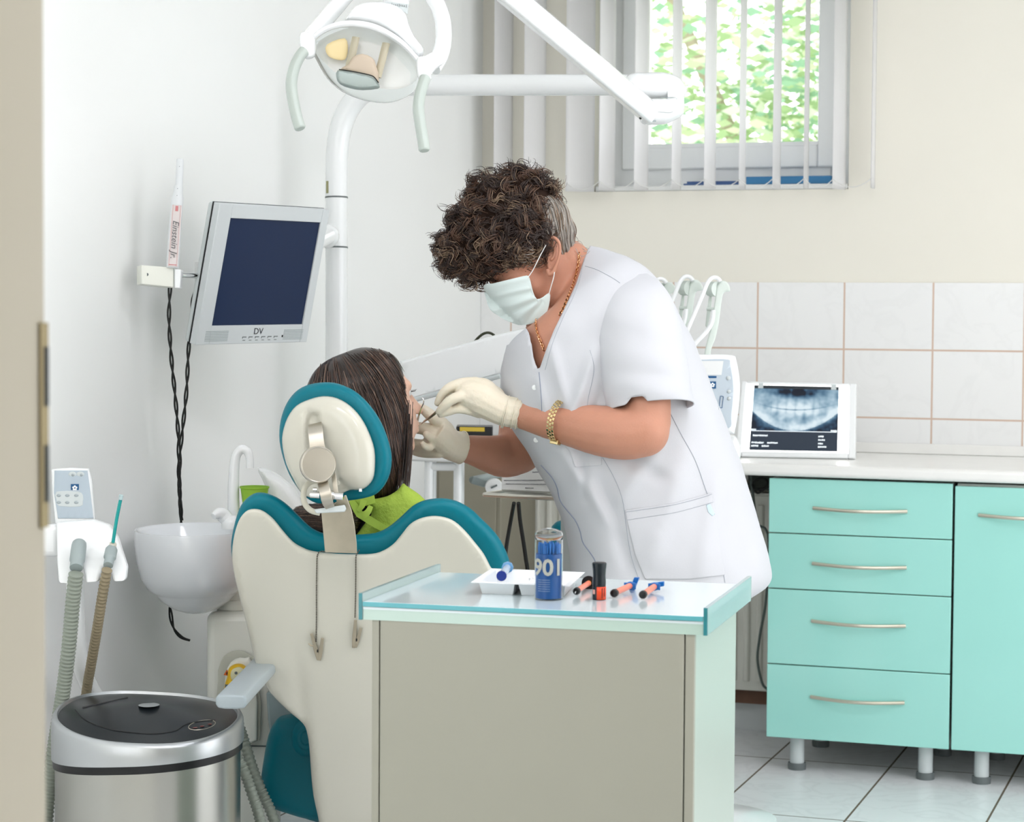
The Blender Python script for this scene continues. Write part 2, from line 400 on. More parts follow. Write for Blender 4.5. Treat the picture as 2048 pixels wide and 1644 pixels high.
nt.links.new(d1.outputs[0], mxs.inputs[1]); nt.links.new(d2.outputs[0], mxs.inputs[2]); nt.links.new(mxs.outputs[0], nt.nodes['Material Output'].inputs[0]); blindm = m
bl = thing('vertical_blind', (-1.75, YB-.09, 1.73), 'white vertical slat blind hanging half open across the bright window', 'blind')
# (left px, right px, bottom px)
VN = [(988, 1024, 378), (1048, 1090, 380), (1127, 1192, 383), (1198, 1229, 381), (1268, 1296, 380), (1343, 1362, 378), (1408, 1431, 377), (1478, 1491, 378), (1545, 1561, 377), (1608, 1617, 376), (1665, 1691, 378), (1743, 1750, 376)]
bots = []
for a, b, yb in VN:
    p = on(1, YB-.09, (a+b)/2, yb); w = (on(1, YB-.09, b, yb)-on(1, YB-.09, a, yb)).length
    full = .095; lat = min(w*.985, full*.98)   # turn the slat until it shows that width
    q = (p-CAM).normalized(); q.z = 0; q.normalize(); side = V((q.y, -q.x, 0))
    al = math.asin(min(1, lat/full)); dirv = side*math.sin(al)+q*math.cos(al)
    nrm = V((-dirv.y, dirv.x, 0)); mb = MB(); h = full/2; z0 = p.z; rr = []
    for z in (z0, z0+.032, z0+.034, 2.74):
        rr.append(([p+dirv*(h*t)+nrm*(.007*(1-t*t)) for t in [-1+.25*i for i in range(9)]], z))
    vs = []; fs = []
    for pts, z in rr: vs += [V((c.x, c.y, z)) for c in pts]
    for i in range(3):
        for k in range(8): fs.append((i*9+k, i*9+k+1, i*9+9+k+1, i*9+9+k))
    mb.add(vs, fs); s_ = mb.build('slat', blindm, bl, smooth=30, fixn=False); addmod(s_, 'SOLIDIFY', thickness=.0006)
    bots.append((p, dirv))
MB().box((-2.4, YB-.115, 2.74), (-1.15, YB-.065, 2.79)).build('head_rail', white, bl)
mb = MB(); chm = mat('bead_chain', (225, 226, 222), .4)
for i in range(2, len(bots)-1):
    for s in (-1,):
        a = bots[i][0]+bots[i][1]*.045*s+V((0, 0, .028)); b = bots[i+1][0]+bots[i+1][1]*.045*s+V((0, 0, .028))
        pts = [a.lerp(b, t/8)-V((0, 0, .026*(1-(2*t/8-1)**2))) for t in range(9)]
        mb.tube(pts, .0014, 5)
mb.build('bead_chain', chm, bl)
# outside: a tree in leaf
bark = mat('bark', (168, 158, 138), .9); 
lm = []
for i, c in enumerate(((168, 192, 148), (206, 218, 184), (158, 194, 168), (236, 240, 228))):
    mm = bpy.data.materials.new('leaf_%s' % ('green', 'lime', 'cool', 'pale')[i]); mm.use_nodes = True; nt = mm.node_tree; nt.nodes.remove(nt.nodes['Principled BSDF'])
    a1 = nt.nodes.new('ShaderNodeBsdfDiffuse'); a2 = nt.nodes.new('ShaderNodeBsdfTranslucent'); ms = nt.nodes.new('ShaderNodeMixShader'); ms.inputs[0].default_value = .5
    a1.inputs[0].default_value = lin(c); a2.inputs[0].default_value = lin(c); nt.links.new(a1.outputs[0], ms.inputs[1]); nt.links.new(a2.outputs[0], ms.inputs[2]); nt.links.new(ms.outputs[0], nt.nodes['Material Output'].inputs[0]); lm.append(mm)
tr = thing('tree', (-2.6, 12.2, -.1), 'leafy green tree seen blurred through the window', 'tree')
rnd = random.Random(3); mb = MB(); blobs = [(V((rnd.uniform(-5.5, -.3), rnd.uniform(11.2, 13.4), rnd.uniform(.6, 5))), rnd.uniform(.45, .9)) for _ in range(46)]
for i in range(24000):
    c, r = blobs[i % len(blobs)]; dv = V((rnd.gauss(0, 1), rnd.gauss(0, 1), rnd.gauss(0, 1))).normalized(); p = c+dv*r*rnd.uniform(.5, 1)
    x, y, z = frame(V((rnd.gauss(0, 1), rnd.gauss(0, 1), rnd.gauss(0, 1)))); L = rnd.uniform(.03, .07); mb.cm = rnd.choices((0, 1, 2, 3), (5, 4, 4, 3))[0]
    mb.add([p-x*L, p+y*L*.45, p+x*L, p-y*L*.45], [(0, 1, 2, 3)])
f_ = mb.build('foliage', lm, tr, smooth=None, fixn=False)
mb = MB().tube([V((-2.6, 12.3, -.1)), V((-2.55, 12.3, 1.2)), V((-2.5, 12.4, 1.9))], [.16, .12, .05], 10)
for b_ in blobs[:3]: mb.tube([V((-2.5, 12.3, 1.4)), b_[0].lerp(V((-2.5, 12.3, 1.8)), .4), b_[0]], [.05, .03, .012], 6)
mb.build('trunk', bark, tr)
struct('ground', MB().box((-14, 7.2, -.4), (10, 22, -.1)), mat('lawn', (150, 176, 110), .95, noise_amt=.3, noise_scale=2)); bpy.data.objects['ground'].name = 'floor_outside'
# ceiling lamps (above the picture); the front pair is added as camera-side fill
lampm = mat('lamp_diffuser', (255, 255, 255), .5, emit=(250, 247, 255), es=LAMP); rimm = mat('lamp_frame', (230, 230, 230), .4)
for (x, y, g_) in ((-1.25, 2.2, 'added as fill in the front left corner'), (.3, 2.2, 'added as fill just inside the doorway'), (-.5, 3.9, 'over the middle of the room')):
    t = thing('ceiling_light', (x, y, ZC-.06), 'square white ceiling panel light '+g_, 'light', 'ceiling panel lights')
    MB().box((x-.36, y-.36, ZC-.06), (x+.36, y+.36, ZC-.001)).build('housing', rimm, t, bevel=.004)
    MB().box((x-.33, y-.33, ZC-.066), (x+.33, y+.33, ZC-.0605)).build('diffuser', lampm, t)
t = thing('ceiling_light', (-.4, .2, ZC-.06), 'square white ceiling panel light in the corridor', 'light', 'ceiling panel lights')
MB().box((-.7, -.1, ZC-.06), (-.1, .5, ZC-.001)).build('housing', rimm, t); MB().box((-.67, -.07, ZC-.066), (-.13, .47, ZC-.0605)).build('diffuser', lampm, t)
# ================================================================== COUNTER ALONG THE BACK WALL
mint = mat('mint_gloss', (168, 232, 221), .22, coat=.5)
marble = mat('marble_laminate', (248, 248, 244), .25, noise_amt=.035, noise_scale=14)
carc = mat('carcass_white', (206, 210, 204), .5)
FY = 6.243                       # plane of the fronts
wt = MB().box((-1.78, 6.222, .869), (.75, YB-.009, .905)).build('worktop', marble, bevel=.012, bseg=4)
tag(wt, 'long white marbled worktop over the mint cabinets below the wall tiles', 'worktop')
MB().box((-1.78, YB-.024, .9052), (.75, YB-.0085, .938)).build('upstand', marble, wt, bevel=.003)
def legs(root, x0, x1):
    for x in (x0, x1):
        for y in (6.30, 6.66):
            l = MB().lathe((x, y, .016), (0, 0, 1), [(.021, 0), (.021, .098)], 20).build('leg', greyl, root)
            MB().lathe((x, y, 0), (0, 0, 1), [(.026, 0), (.027, .012), (.026, .02), (.0, .02)], 20).build('foot', greyd, l)
def bow(x0, x1, z, parent):
    pts = [V((x0+(x1-x0)*i/16, FY-.003-.028*math.sin(PI*i/16), z-.003*math.sin(PI*i/16))) for i in range(17)]
    return MB().tube(pts, .0042, 8, flat=1.3).build('handle', satin, parent)
satin = mat('satin_nickel', (206, 200, 184), .3, metal=.85)
cu = thing('drawer_cabinet', (-1.10, 6.5, 0), 'mint green cabinet with four handled drawers on short white legs', 'cabinet')
MB().box((-1.364, FY+.019, .107), (-.842, 6.80, .862)).build('body', carc, cu, bevel=.001)
for z0, z1 in ((.7035, .862), (.5405, .7005), (.3185, .5375), (.101, .3155)):
    d = MB().box((-1.369, FY, z0), (-.839, FY+.018, z1)).build('drawer', mint, cu, bevel=.002)
    bow(-1.238+.0, -.966, z1-.083 if z1 > .6 else z1-.088, d)
legs(cu, -1.288, -.912)
cu = thing('door_cabinet', (-.55, 6.5, 0), 'mint green single door cabinet cut off by the right edge, right of the drawers', 'cabinet')
MB().box((-.828, FY+.019, .107), (-.25, 6.80, .862)).build('body', carc, cu, bevel=.001)
d = MB().box((-.832, FY, .101), (-.246, FY+.018, .856)).build('door', mint, cu, bevel=.002)
bow(-.765, -.49, .776, d)
legs(cu, -.752, -.32)
cu = thing('door_cabinet', (.05, 6.5, 0), 'mint green door cabinet beyond the right edge of the photo', 'cabinet')
MB().box((-.24, FY+.019, .107), (.70, 6.80, .862)).build('body', carc, cu)
d = MB().box((-.238, FY, .101), (.70, FY+.018, .856)).build('door', mint, cu, bevel=.002); bow(.1, .38, .776, d)
legs(cu, -.18, .62)
# radiator under the window
radm = mat('radiator_enamel', (228, 228, 218), .35)
ra = thing('radiator', (-1.9, 6.80, .13), 'white ribbed panel radiator under the window behind the standing person', 'radiator')
mb = MB(); rx0, rx1 = -2.33, -1.40
mb.box((rx0, 6.765, .14), (rx1, 6.80, .765))
x = rx0+.02
while x < rx1-.03:
    mb.prism([V((x, 6.7649, .17)), V((x+.006, 6.755, .17)), V((x+.019, 6.755, .17)), V((x+.025, 6.7649, .17))], (0, 0, .565)); x += .0415
mb.build('panel', radm, ra, bevel=.003)
MB().box((rx0-.002, 6.75, .766), (rx1+.002, 6.815, .774)).build('grille', radm, ra, bevel=.002)
for x in (rx0+.1, rx1-.1): MB().box((x-.015, 6.8005, .2), (x+.015, YB-.009, .7)).build('bracket', radm, ra)
# cables in the gap left of the drawers
def cable(name, pts, r, m, label, cat='cable', k=6, group=None):
    mb = MB(); mb.tube(smooth_path([V(p) for p in pts], k), r, 8); return tag(mb.build(name, m), label, cat, group)
greyc = mat('grey_cable', (92, 104, 100), .6)
w = lambda *l: [on(1, 6.70, *q) for q in l]
cable('cable', w((1500, 952), (1508, 978), (1530, 976), (1534, 962), (1520, 957), (1505, 968), (1515, 986), (1537, 972)), .004, rubber, 'tangled black cable looped under the worktop left of the drawers')
cable('power_cable', w((1500, 946), (1506, 990), (1513, 1045), (1520, 1052), (1532, 1060), (1537, 1090), (1532, 1200), (1520, 1270), (1515, 1320), (1524, 1365), (1534, 1378), (1540, 1384)), .0042, greyc, 'grey cable hanging in front of the radiator left of the drawers')
# dark junction box under worktop
a = on(1, 6.72, 1495, 955); b = on(1, 6.72, 1540, 982)
tag(MB().box((a.x, 6.72, b.z), (b.x+.03, 6.80, .868)).build('junction_box', mat('dark_box', (60, 66, 60), .6), bevel=.004), 'dark electrical box fixed under the worktop above the radiator', 'electrical box')
# ------------------------------------------------------------------ lightbox with x-ray
lb = thing('xray_viewer', P(1592, 905, 6.60), 'white light box glowing behind a dental x-ray on the worktop', 'light box')
c = [P(1483, 752, 6.66), P(1713, 757, 6.59), P(1711, 907, 6.53), P(1470, 903, 6.60)]
dz = .9085-min(c[2].z, c[3].z); c = [q+V((0, 0, dz)) for q in c]
def quad(c):
    u = c[1]-c[0]; n = (c[1]-c[0]).cross(c[3]-c[0]).normalized()
    if n.dot(FWD) < 0: n = -n
    def M(x, y, z=0): return c[0]*(1-x)*(1-y)+c[1]*x*(1-y)+c[2]*x*y+c[3]*(1-x)*y+n*z
    return M
Q = quad(c)
def qbox(mb, Q, x0, x1, y0, y1, z0, z1): return mb.box((x0, y0, z0), (x1, y1, z1), lambda v: Q(v.x, v.y, v.z))
mb = MB()
qbox(mb, Q, 0, .05, .0, 1, 0, .045); qbox(mb, Q, .94, 1, 0, 1, 0, .045); qbox(mb, Q, .05, .94, 0, .035, 0, .045); qbox(mb, Q, .05, .94, .925, 1, 0, .045); qbox(mb, Q, .05, .94, .035, .925, .03, .045)
mb.build('housing', enamel, lb, bevel=.004)
qbox(MB(), Q, .05, .94, .035, .925, .004, .0295).build('light_panel', mat('light_panel', (255, 255, 255), .4, emit=(255, 255, 250), es=3.0), lb)
film = thing('xray_film', Q(.5, .9, -.002), 'dark panoramic x-ray film of teeth clipped to the glowing light box', 'x-ray film')
def film_col(u, v):
    def g(x, s): return math.exp(-(x/s)**2)
    if v > .70:
        return (.025, .04, .065)
    x = (u-.5)*2; y = v/.70
    n = noise.noise(V((u*9, v*9, 1)))*.22+noise.noise(V((u*24, v*20, 4)))*.12
    b = .42+.1*(1-abs(x))
    yu = .45+.10*x*x*-1; b += .55*g(y-(.50-.10*x*x), .20)*g(x, .78)             # the tooth rows
    tooth = abs(math.sin(x*15)); row = y-(.53-.16*x*x)
    if abs(x) < .55: b += .22*(tooth-.5)*g(row, .22)
    b -= .65*g(row, .014)*g(x, .55)                                             # bite line
    b -= .75*g(y-.14, .11)*g(x, .42)*(.6+.7*abs(math.sin(x*9+1)))               # sinuses
    jaw = y-(.93-.42*x*x); b += .45*g(jaw, .11)
    if jaw > .06: b -= .45
    b += .15*g(abs(x)-.85, .12)
    b = max(.03, min(1, b+n)); return (b*b*.80, b**1.45*.93, b**1.12)
nx, ny = 170, 110; me = bpy.data.meshes.new('film')
F_ = lambda u, v: Q(.115+.735*u, .055+.86*v, -.0008)
vs = [F_(i/nx, j/ny) for j in range(ny+1) for i in range(nx+1)]
me.from_pydata([tuple(q) for q in vs], [], [(j*(nx+1)+i, j*(nx+1)+i+1, (j+1)*(nx+1)+i+1, (j+1)*(nx+1)+i) for j in range(ny) for i in range(nx)])
ca = me.color_attributes.new('film_tone', 'FLOAT_COLOR', 'POINT')
for k, q in enumerate(vs):
    i = k % (nx+1); j = k//(nx+1); ca.data[k].color = (*film_col(i/nx, j/ny), 1)
fm = bpy.data.materials.new('xray_film'); fm.use_nodes = True; nt = fm.node_tree; at = nt.nodes.new('ShaderNodeAttribute'); at.attribute_name = 'film_tone'
bs = nt.nodes['Principled BSDF']; bs.inputs['Base Color'].default_value = (.02, .02, .02, 1); bs.inputs['Roughness'].default_value = .6; bs.inputs['Specular IOR Level'].default_value = .15; nt.links.new(at.outputs['Color'], bs.inputs['Emission Color']); bs.inputs['Emission Strength'].default_value = .8  # film glows by itself in place of the light behind it
fo = link('film', me, fm, film); addmod(fo, 'SOLIDIFY', thickness=.0003, offset=0)
Qf = lambda u, v, z: F_(u, v)+(Q(.5, .5, 1)-Q(.5, .5, 0))*(z)
ink = mat('film_print', (225, 232, 236), .5, emit=(220, 230, 235), es=.7)  # print glows as well, as if lit from behind
def words(mb, u0, u1, v, h=.018, z=-.0012, seed=1, QF=None):
    r = random.Random(seed); u = u0
    while u < u1-.004:
        L = r.uniform(.012, .02)
        e = min(u+L, u1); QF = QF or Qf
        mb.box((u, v-h*r.uniform(.6, 1), z), (e, v+h*r.uniform(.6, 1), z-.0002), lambda q: QF(q.x, q.y, q.z)); u = e+.004
mb = MB()
for u0, u1, v in ((.03, .2, .775), (.02, .16, .885), (.2, .32, .885), (.02, .1, .935), (.14, .22, .935), (.78, .84, .775), (.78, .855, .83), (.78, .84, .885), (.78, .875, .935), (.0, .06, .685), (.92, .99, .685)): words(mb, u0, u1, v, .014, seed=int(u0*99)+int(v*900))
mb.box((.01, .700, -.0012), (.99, .709, -.0014), lambda q: Qf(q.x, q.y, q.z))
mb.build('film_print', ink, film)
mb = MB(); mb.box((.0, 0, -.0012), (1, .05, -.0014), lambda q: Qf(q.x, q.y, q.z)); mb.build('film_edge', mat('film_edge', (26, 36, 44), .3), film)
for u in (.05, .91): MB().box((u, -.03, -.002), (u+.06, .05, -.004), lambda q: Qf(q.x, q.y, q.z)).build('clip', greyl, lb)
# ================================================================== DELIVERY UNIT (behind the standing person)
du = thing('delivery_unit', V((-1.45, 5.6, 0)), 'white dentist unit with handpiece arms and keypad panel behind the standing person', 'dental unit')
kp = mat('keypad_blue_grey', (196, 208, 216), .4)
darkblue = mat('emblem_blue', (28, 88, 136), .5); wl = mat('print_white', (244, 246, 246), .5)
def emblem(o, ux, uy, s, parent, name='emblem'):
    """blue square with a white five-petalled flower"""
    ux = V(ux).normalized()*s; uy = V(uy).normalized()*s; n = ux.cross(uy).normalized()
    if n.dot(FWD) > 0: n = -n
    e = MB().obox(V(o)+n*.0006, ux, uy, n*.0006).build(name, darkblue, parent)
    mb = MB()
    for i in range(5):
        a = 2*PI*i/5+.3; c_ = V(o)+(ux*math.cos(a)+uy*math.sin(a))*.42+n*.0014
        mb.ell(c_, ux*.27, uy*.27, n*.0004, 10, 4)
    mb.build('flower', wl, e); return e
dd = 5.35
mb = MB(); puff(mb, [(1340, 712), (1400, 709), (1462, 710), (1473, 722), (1480, 770), (1477, 820), (1470, 860), (1462, 868), (1400, 866), (1340, 866)], dd, .012, .05, 10, 12)
mb.build('control_panel', enamel, du, smooth=40)
cpn = du.children[0]
mb = MB(); puff(mb, [(1345, 719), (1400, 717), (1455, 717), (1462, 730), (1468, 775), (1464, 830), (1458, 858), (1400, 857), (1345, 857)], dd, .0135, .001, 4, 14)
mb.build('keypad', kp, cpn, smooth=40)
mb = MB(); slabpx(mb, [(1400, 722), (1447, 722), (1443, 750), (1400, 750)], dd-.0145, .001); mb.build('display', whitem, cpn)
mb = MB(); slabpx(mb, [(1409, 752), (1433, 752), (1433, 756), (1411, 756)], dd-.0145, .001); mb.build('indicator_bar', darkblue, cpn)
emblem(P(1425, 770, dd-.0145), RT, UP, 7*dd/F, cpn)
mb = MB()
for x, y, r in ((1457, 756, 4.5), (1458, 783, 4), (1458, 797, 4), (1423, 783, 3), (1438, 823, 3)): mb.ell(P(x, y, dd-.0145), RT*r*dd/F, UP*r*dd/F, N*.002, 10, 6)
mb.build('buttons', greyl, cpn)
mb = MB(); a = [(1441, 792), (1447, 793), (1444, 816), (1438, 815)]
for i in range(4): mb.tube(W3([a[i], a[(i+1) % 4]], dd-.0147), .0007, 6)
mb.build('level_gauge', darkblue, cpn)
# unit housing below and the column
mb = MB(); puff(mb, [(1120, 880), (1300, 872), (1450, 868), (1475, 880), (1480, 905), (1460, 925), (1300, 930), (1130, 930)], 5.45, .05, .12, 14, 14); mb.build('unit_body', enamel, du, smooth=40)
mb = MB(); b0 = P(1420, 930, 5.55); mb.lathe((b0.x, b0.y, 0.02), (0, 0, 1), [(.17, 0), (.18, .03), (.06, .05), (.05, b0.z-.0)], 28); mb.build('column', enamel, du)
wg = mat('whip_green_white', (218, 228, 220), .35)
for k, (ox, oy) in enumerate(((0, 0), (-55, -2), (-108, 3))):
    D = 5.5+.06*k
    mb = MB(); S = lambda l: [(x+ox, y+oy) for x, y in l]
    puff(mb, S([(1438, 564), (1450, 562), (1458, 570), (1460, 582), (1450, 584), (1445, 592), (1441, 620), (1437, 650), (1430, 680), (1422, 700), (1418, 740), (1407, 740), (1410, 700), (1420, 660), (1427, 620), (1432, 585)]), D, .004, .004, 3, 6, k=2)
    puff(mb, S([(1419, 590), (1424, 590), (1422, 620), (1416, 650), (1411, 652), (1414, 620)]), D+.02, .004, .004, 3, 6, k=2)
    mb.tube([P(1420+ox, 578+oy, D+.02), P(1434+ox, 578+oy, D)], 15*D/F, 16); mb.tube([P(1415+ox, 618+oy, D+.02), P(1436+ox, 619+oy, D)], 4*D/F, 10)
    wa = mb.build('instrument_arm', wg, du, smooth=40)
    mb = MB(); tubepx(mb, [(x+ox, y+oy, D-.012) for x, y in ((1441, 563), (1434, 556), (1424, 556), (1415, 566), (1405, 590), (1390, 625), (1372, 665), (1350, 700))], .0055, seg=10)
    tubepx(mb, [(x+ox, y+oy, D-.008) for x, y in ((1427, 620), (1425, 640), (1419, 655), (1405, 672), (1388, 690), (1370, 715))], .0058, seg=10)
    mb.build('hose', enamel, wa)
# big flat arm reaching towards the pole
mb = MB(); puff(mb, [(800, 722), (900, 694), (1010, 665), (1120, 640), (1130, 720), (1000, 752), (930, 772), (872, 788), (830, 800), (800, 806)], tilt(5.55, 800, 700, -.0004, 0), .03, .04, 9, 14, k=1, sharp=True)
ar = mb.build('swing_arm', enamel, du, smooth=40)
mb = MB(); tubepx(mb, [(828, 800, 5.49), (880, 786, 5.47), (1000, 752, 5.43)], .0065, seg=10); mb.build('rail', greyl, ar)
mb = MB()
for x, y in ((963, 748), (985, 758), (992, 727)): mb.ell(P(x, y, 5.47), RT*.0028, UP*.0028, N*.004, 8, 6)
mb.build('screw', greyd, ar)
# dark cable looped above the arm
cable('cable', [P(*q) for q in ((940, 695, 5.7), (955, 677, 5.66), (968, 667, 5.65), (980, 666, 5.65), (990, 673, 5.66), (1000, 690, 5.7), (1010, 740, 5.75))], .0035, mat('olive_cable', (52, 56, 36), .6), 'dark looped cable above the white slanted unit arm')
# white tubular side table with yellow box
st = thing('side_table', (*P(890, 915, 6.25).xy, 0), 'white side table with tubular frame behind the patient and the chair', 'table')
mb = MB(); zt_ = P(890, 922, 6.22).z; tl, trr = P(818, 922, 6.20), P(1000, 930, 6.12); nY = V((-math.sin(_y), math.cos(_y), 0)).normalized()
a, b = V((tl.x, tl.y, zt_)), V((trr.x, trr.y, zt_))
mb.prism([a, b, b+nY*.28, a+nY*.28], (0, 0, .022)); mb.build('tabletop', whitem, st, bevel=.006)
for xx in (858, 916):
    q = P(xx, 930, 6.215); mb = MB(); mb.tube([V((q.x, q.y, zt_-.001)), V((q.x, q.y, .0))], .013, 12); mb.build('leg', enamel, st)
    mb = MB(); mb.tube([V((q.x, q.y, zt_-.001))+nY*.26, V((q.x, q.y, 0))+nY*.26], .013, 12); mb.build('leg', enamel, st)
mb = MB(); q0, q1 = P(858, 930, 6.215), P(916, 930, 6.215)
mb.tube([V((q0.x, q0.y, zt_-.016)), V((q1.x, q1.y, zt_-.016))], .012, 12)
mb.build('crossbar', enamel, st)
yb_ = mat('yellow_label', (216, 186, 66), .5)
a = P(912, 905, 6.25); b = P(985, 905, 6.23); zz = zt_+.0225; h = P(950, 853, 6.24).z-zz
o = MB().prism([V((a.x, a.y, zz)), V((b.x, b.y, zz)), V((b.x, b.y, zz))+nY*.1, V((a.x, a.y, zz))+nY*.1], (0, 0, h)).build('box', black, bevel=.003)
tag(o, 'small black box with a yellow label on the white side table', 'box')
a2, b2 = a.lerp(b, .1), a.lerp(b, .78)
MB().prism([V((a2.x, a2.y, zz+h-.014))+N*.001, V((b2.x, b2.y, zz+h-.014))+N*.001, V((b2.x, b2.y, zz+h-.002))+N*.001, V((a2.x, a2.y, zz+h-.002))+N*.001], FWD*.0006).build('label', yb_, o)
# low box added in grey beige for the shade in the corner
cc = mat('corner_shade_beige', (148, 143, 126), .5)
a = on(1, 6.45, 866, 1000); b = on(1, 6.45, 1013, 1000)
o = MB().box((XL+.012, 6.40, .0), (b.x, 6.74, zt_+.02)).build('corner_shade_box', cc, bevel=.003)
tag(o, 'added low grey beige box for the shaded room corner beside the radiator', 'cabinet')
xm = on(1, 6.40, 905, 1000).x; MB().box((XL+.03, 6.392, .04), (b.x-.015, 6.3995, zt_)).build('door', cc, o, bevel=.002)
# radiator valve
va = thing('radiator_valve', P(985, 968, 6.25), 'round white radiator valve with grey pipe beside the instrument tray', 'valve')
MB().lathe(P(988, 974, 6.3), N, [(.0, -.02), (.024, -.02), (.026, 0), (.024, .018), (0, .019)], 20).build('knob', whitem, va)
MB().obox(P(988, 973, 6.276), RT*.009+UP*.004, UP*.0025-RT*.001, N*.001).build('marking', greyd, va)
mb = MB(); pw = P(945, 960, 6.33); mb.tube([pw, V((pw.x, 6.395, pw.z))], .011, 12); tubepx(mb, [(945, 960, 6.33), (965, 966, 6.33), (988, 972, 6.33)], .011, seg=12); mb.build('pipe', greyp, va)
# instrument tray with papers
trm = mat('tray_steel', (212, 210, 200), .28, metal=.7)
ty = thing('instrument_tray', P(1050, 1000, 5.2), 'flat metal tray holding paper cards left of the standing person', 'tray')
pa = P(968, 990, 5.1); pb = P(1150, 1006, 5.0); pb.z = pa.z-.002; nb = V((-(pb-pa).y, (pb-pa).x, 0)).normalized()
mb = MB(); mb.prism([pa, pb, pb+nb*.24, pa+nb*.24+(pb-pa).normalized()*.03], (0, 0, -.003))
for s, e in ((pa, pb), (pa+nb*.24, pb+nb*.24), (pa, pa+nb*.24), (pb, pb+nb*.24)): mb.tube([s+V((0, 0, .001)), e+V((0, 0, .001))], .0055, 8)
mb.build('tray_plate', trm, ty, bevel=.001)
mb = MB(); mb.box((pb.x-.05, pb.y+.05, .3), (pb.x-.02, pb.y+.08, pa.z-.004)); mb.build('bracket', greyl, ty)
pp = thing('paper_stack', P(1055, 995, 5.14), 'white printed paper cards standing on the metal tray', 'paper')
c = [P(1004, 948, 5.17), P(1108, 944, 5.12), P(1112, 997, 5.10), P(1003, 992, 5.15)]; zz = pa.z+.007; dz = zz-min(c[2].z, c[3].z); c[2].z = c[3].z = zz+.002
for i in (0, 1): c[i] = c[i]+V((0, 0, .0))
Qp = quad([c[0], c[1], c[2], c[3]]); mb = MB(); qbox(mb, Qp, 0, 1, 0, 1, 0, .012); mb.build('card', whitem, pp)
c2 = [P(1030, 905, 5.2), P(1104, 902, 5.16), P(1112, 985, 5.14), P(1010, 985, 5.19)]; Qq = quad(c2); mb = MB(); qbox(mb, Qq, 0, 1, 0, 1, .004, .012); mb.build('card', whitem, pp)
prm = mat('print_grey', (120, 122, 128), .6)
mb = MB(); QQ = lambda u, v, z: Qp(u, v, z)
for v, u0, u1 in ((.42, .04, .97), (.64, .08, .9), (.86, .44, .6)): words(mb, u0, u1, v, .028, -.0004, 5, QQ)
mb.build('print', prm, pp)
mb = MB(); QQ2 = lambda u, v, z: Qq(u, v, z)
for v, u0, u1 in ((.36, .55, .98), (.5, .5, .98), (.64, .3, .98)): words(mb, u0, u1, v, .02, .0034, 8, QQ2)
mb.build('print', prm, pp)
cable('cable', [P(*q) for q in ((1028, 1006, 5.35), (1020, 1050, 5.4), (1012, 1100, 5.4), (1009, 1150, 5.4), (1015, 1300, 5.45), (1100, 1500, 5.45))], .005, rubber, 'left one of two black cables hanging down behind the metal tray')
cable('cable', [P(*q) for q in ((1037, 1006, 5.3), (1040, 1040, 5.33), (1047, 1085, 5.33), (1052, 1120, 5.33), (1056, 1150, 5.33), (1070, 1300, 5.4), (1110, 1500, 5.4))], .005, rubber, 'right one of two black cables hanging down behind the metal tray')
# stool, only its teal backrest shows
so = thing('stool', (*P(1135, 1300, 5.45).xy, 0), 'low stool with teal backrest half hidden behind the standing person', 'stool')
mb = MB(); puff(mb, [(1102, 1062), (1108, 1048), (1120, 1041), (1150, 1038), (1185, 1045), (1195, 1100), (1180, 1145), (1130, 1145), (1108, 1110)], 5.4, .02, .03, 12, 10); mb.build('backrest', teal, so, smooth=40)
sc = P(1160, 1210, 5.55); mb = MB().lathe((sc.x, sc.y, .47), (0, 0, 1), [(.0, 0), (.17, 0), (.185, .03), (.17, .07), (0, .08)], 28); mb.build('seat', teal, so)
MB().tube([V((sc.x, sc.y, .06)), V((sc.x, sc.y, .469))], .022, 14).build('column', chrome, so)
MB().tube([P(1150, 1120, 5.44), V((P(1150, 1150, 5.45).x, P(1150, 1150, 5.45).y, .56)), V((sc.x, sc.y, .455))], .012, 10).build('back_bar', chrome, so)
for i in range(5):
    a = 2*PI*i/5; e = V((sc.x+math.cos(a)*.20, sc.y+math.sin(a)*.20, .055)); mb = MB().tube([V((sc.x, sc.y, .09)), e], [.02, .012], 8)
    l = mb.build('leg', greyd, so); MB().ball(e-V((0, 0, .03)), .025, 10, 6).build('castor', black, l)
# ================================================================== TROLLEY IN FRONT
O_ = V((-1.410, 3.299, 0)); UX = V((.5820, .039, 0)); Wd = UX.length; UX.normalize(); UY = V((-UX.y, UX.x, 0)); Dp = .436
T = lambda x, y, z: O_+UX*x+UY*y+V((0, 0, z))
tbody = mat('trolley_grey_beige', (157, 157, 143), .45, noise_amt=.02, noise_scale=5); tside = mat('trolley_pale_green', (176, 188, 178), .35)
gedge = mat('glass_edge', (70, 168, 176), .12, trans=.55, ior=1.45); gface = mat('frosted_glass', (214, 234, 234), .16, trans=.72, ior=1.3); gplate = mat('frosted_plate', (222, 236, 238), .14, coat=.6)
ty = thing('trolley_cabinet', T(Wd/2, Dp/2, 0), 'grey beige cabinet with a rimmed glass top in the foreground', 'cabinet')
def tb(mb, x0, x1, y0, y1, z0, z1): return mb.box((x0, y0, z0), (x1, y1, z1), lambda v: T(v.x, v.y, v.z))
tb(MB(), .022, Wd-.0215, .016, Dp-.03, .03, .8575).build('body', tside, ty, bevel=.002)
tb(MB(), .022, .0345, .004, .0155, .03, .8575).build('stile', tbody, ty, bevel=.001)
tb(MB(), Wd-.036, Wd-.0215, .004, .0155, .03, .8575).build('stile', tbody, ty, bevel=.001)
tb(MB(), .0365, Wd-.038, .003, .0155, .034, .8575).build('front_panel', tbody, ty, bevel=.0015)
for x in (.05, Wd-.05):
    for y in (.05, Dp-.07): tb(MB(), x-.02, x+.02, y-.02, y+.02, 0, .0295).build('foot', greyd, ty)
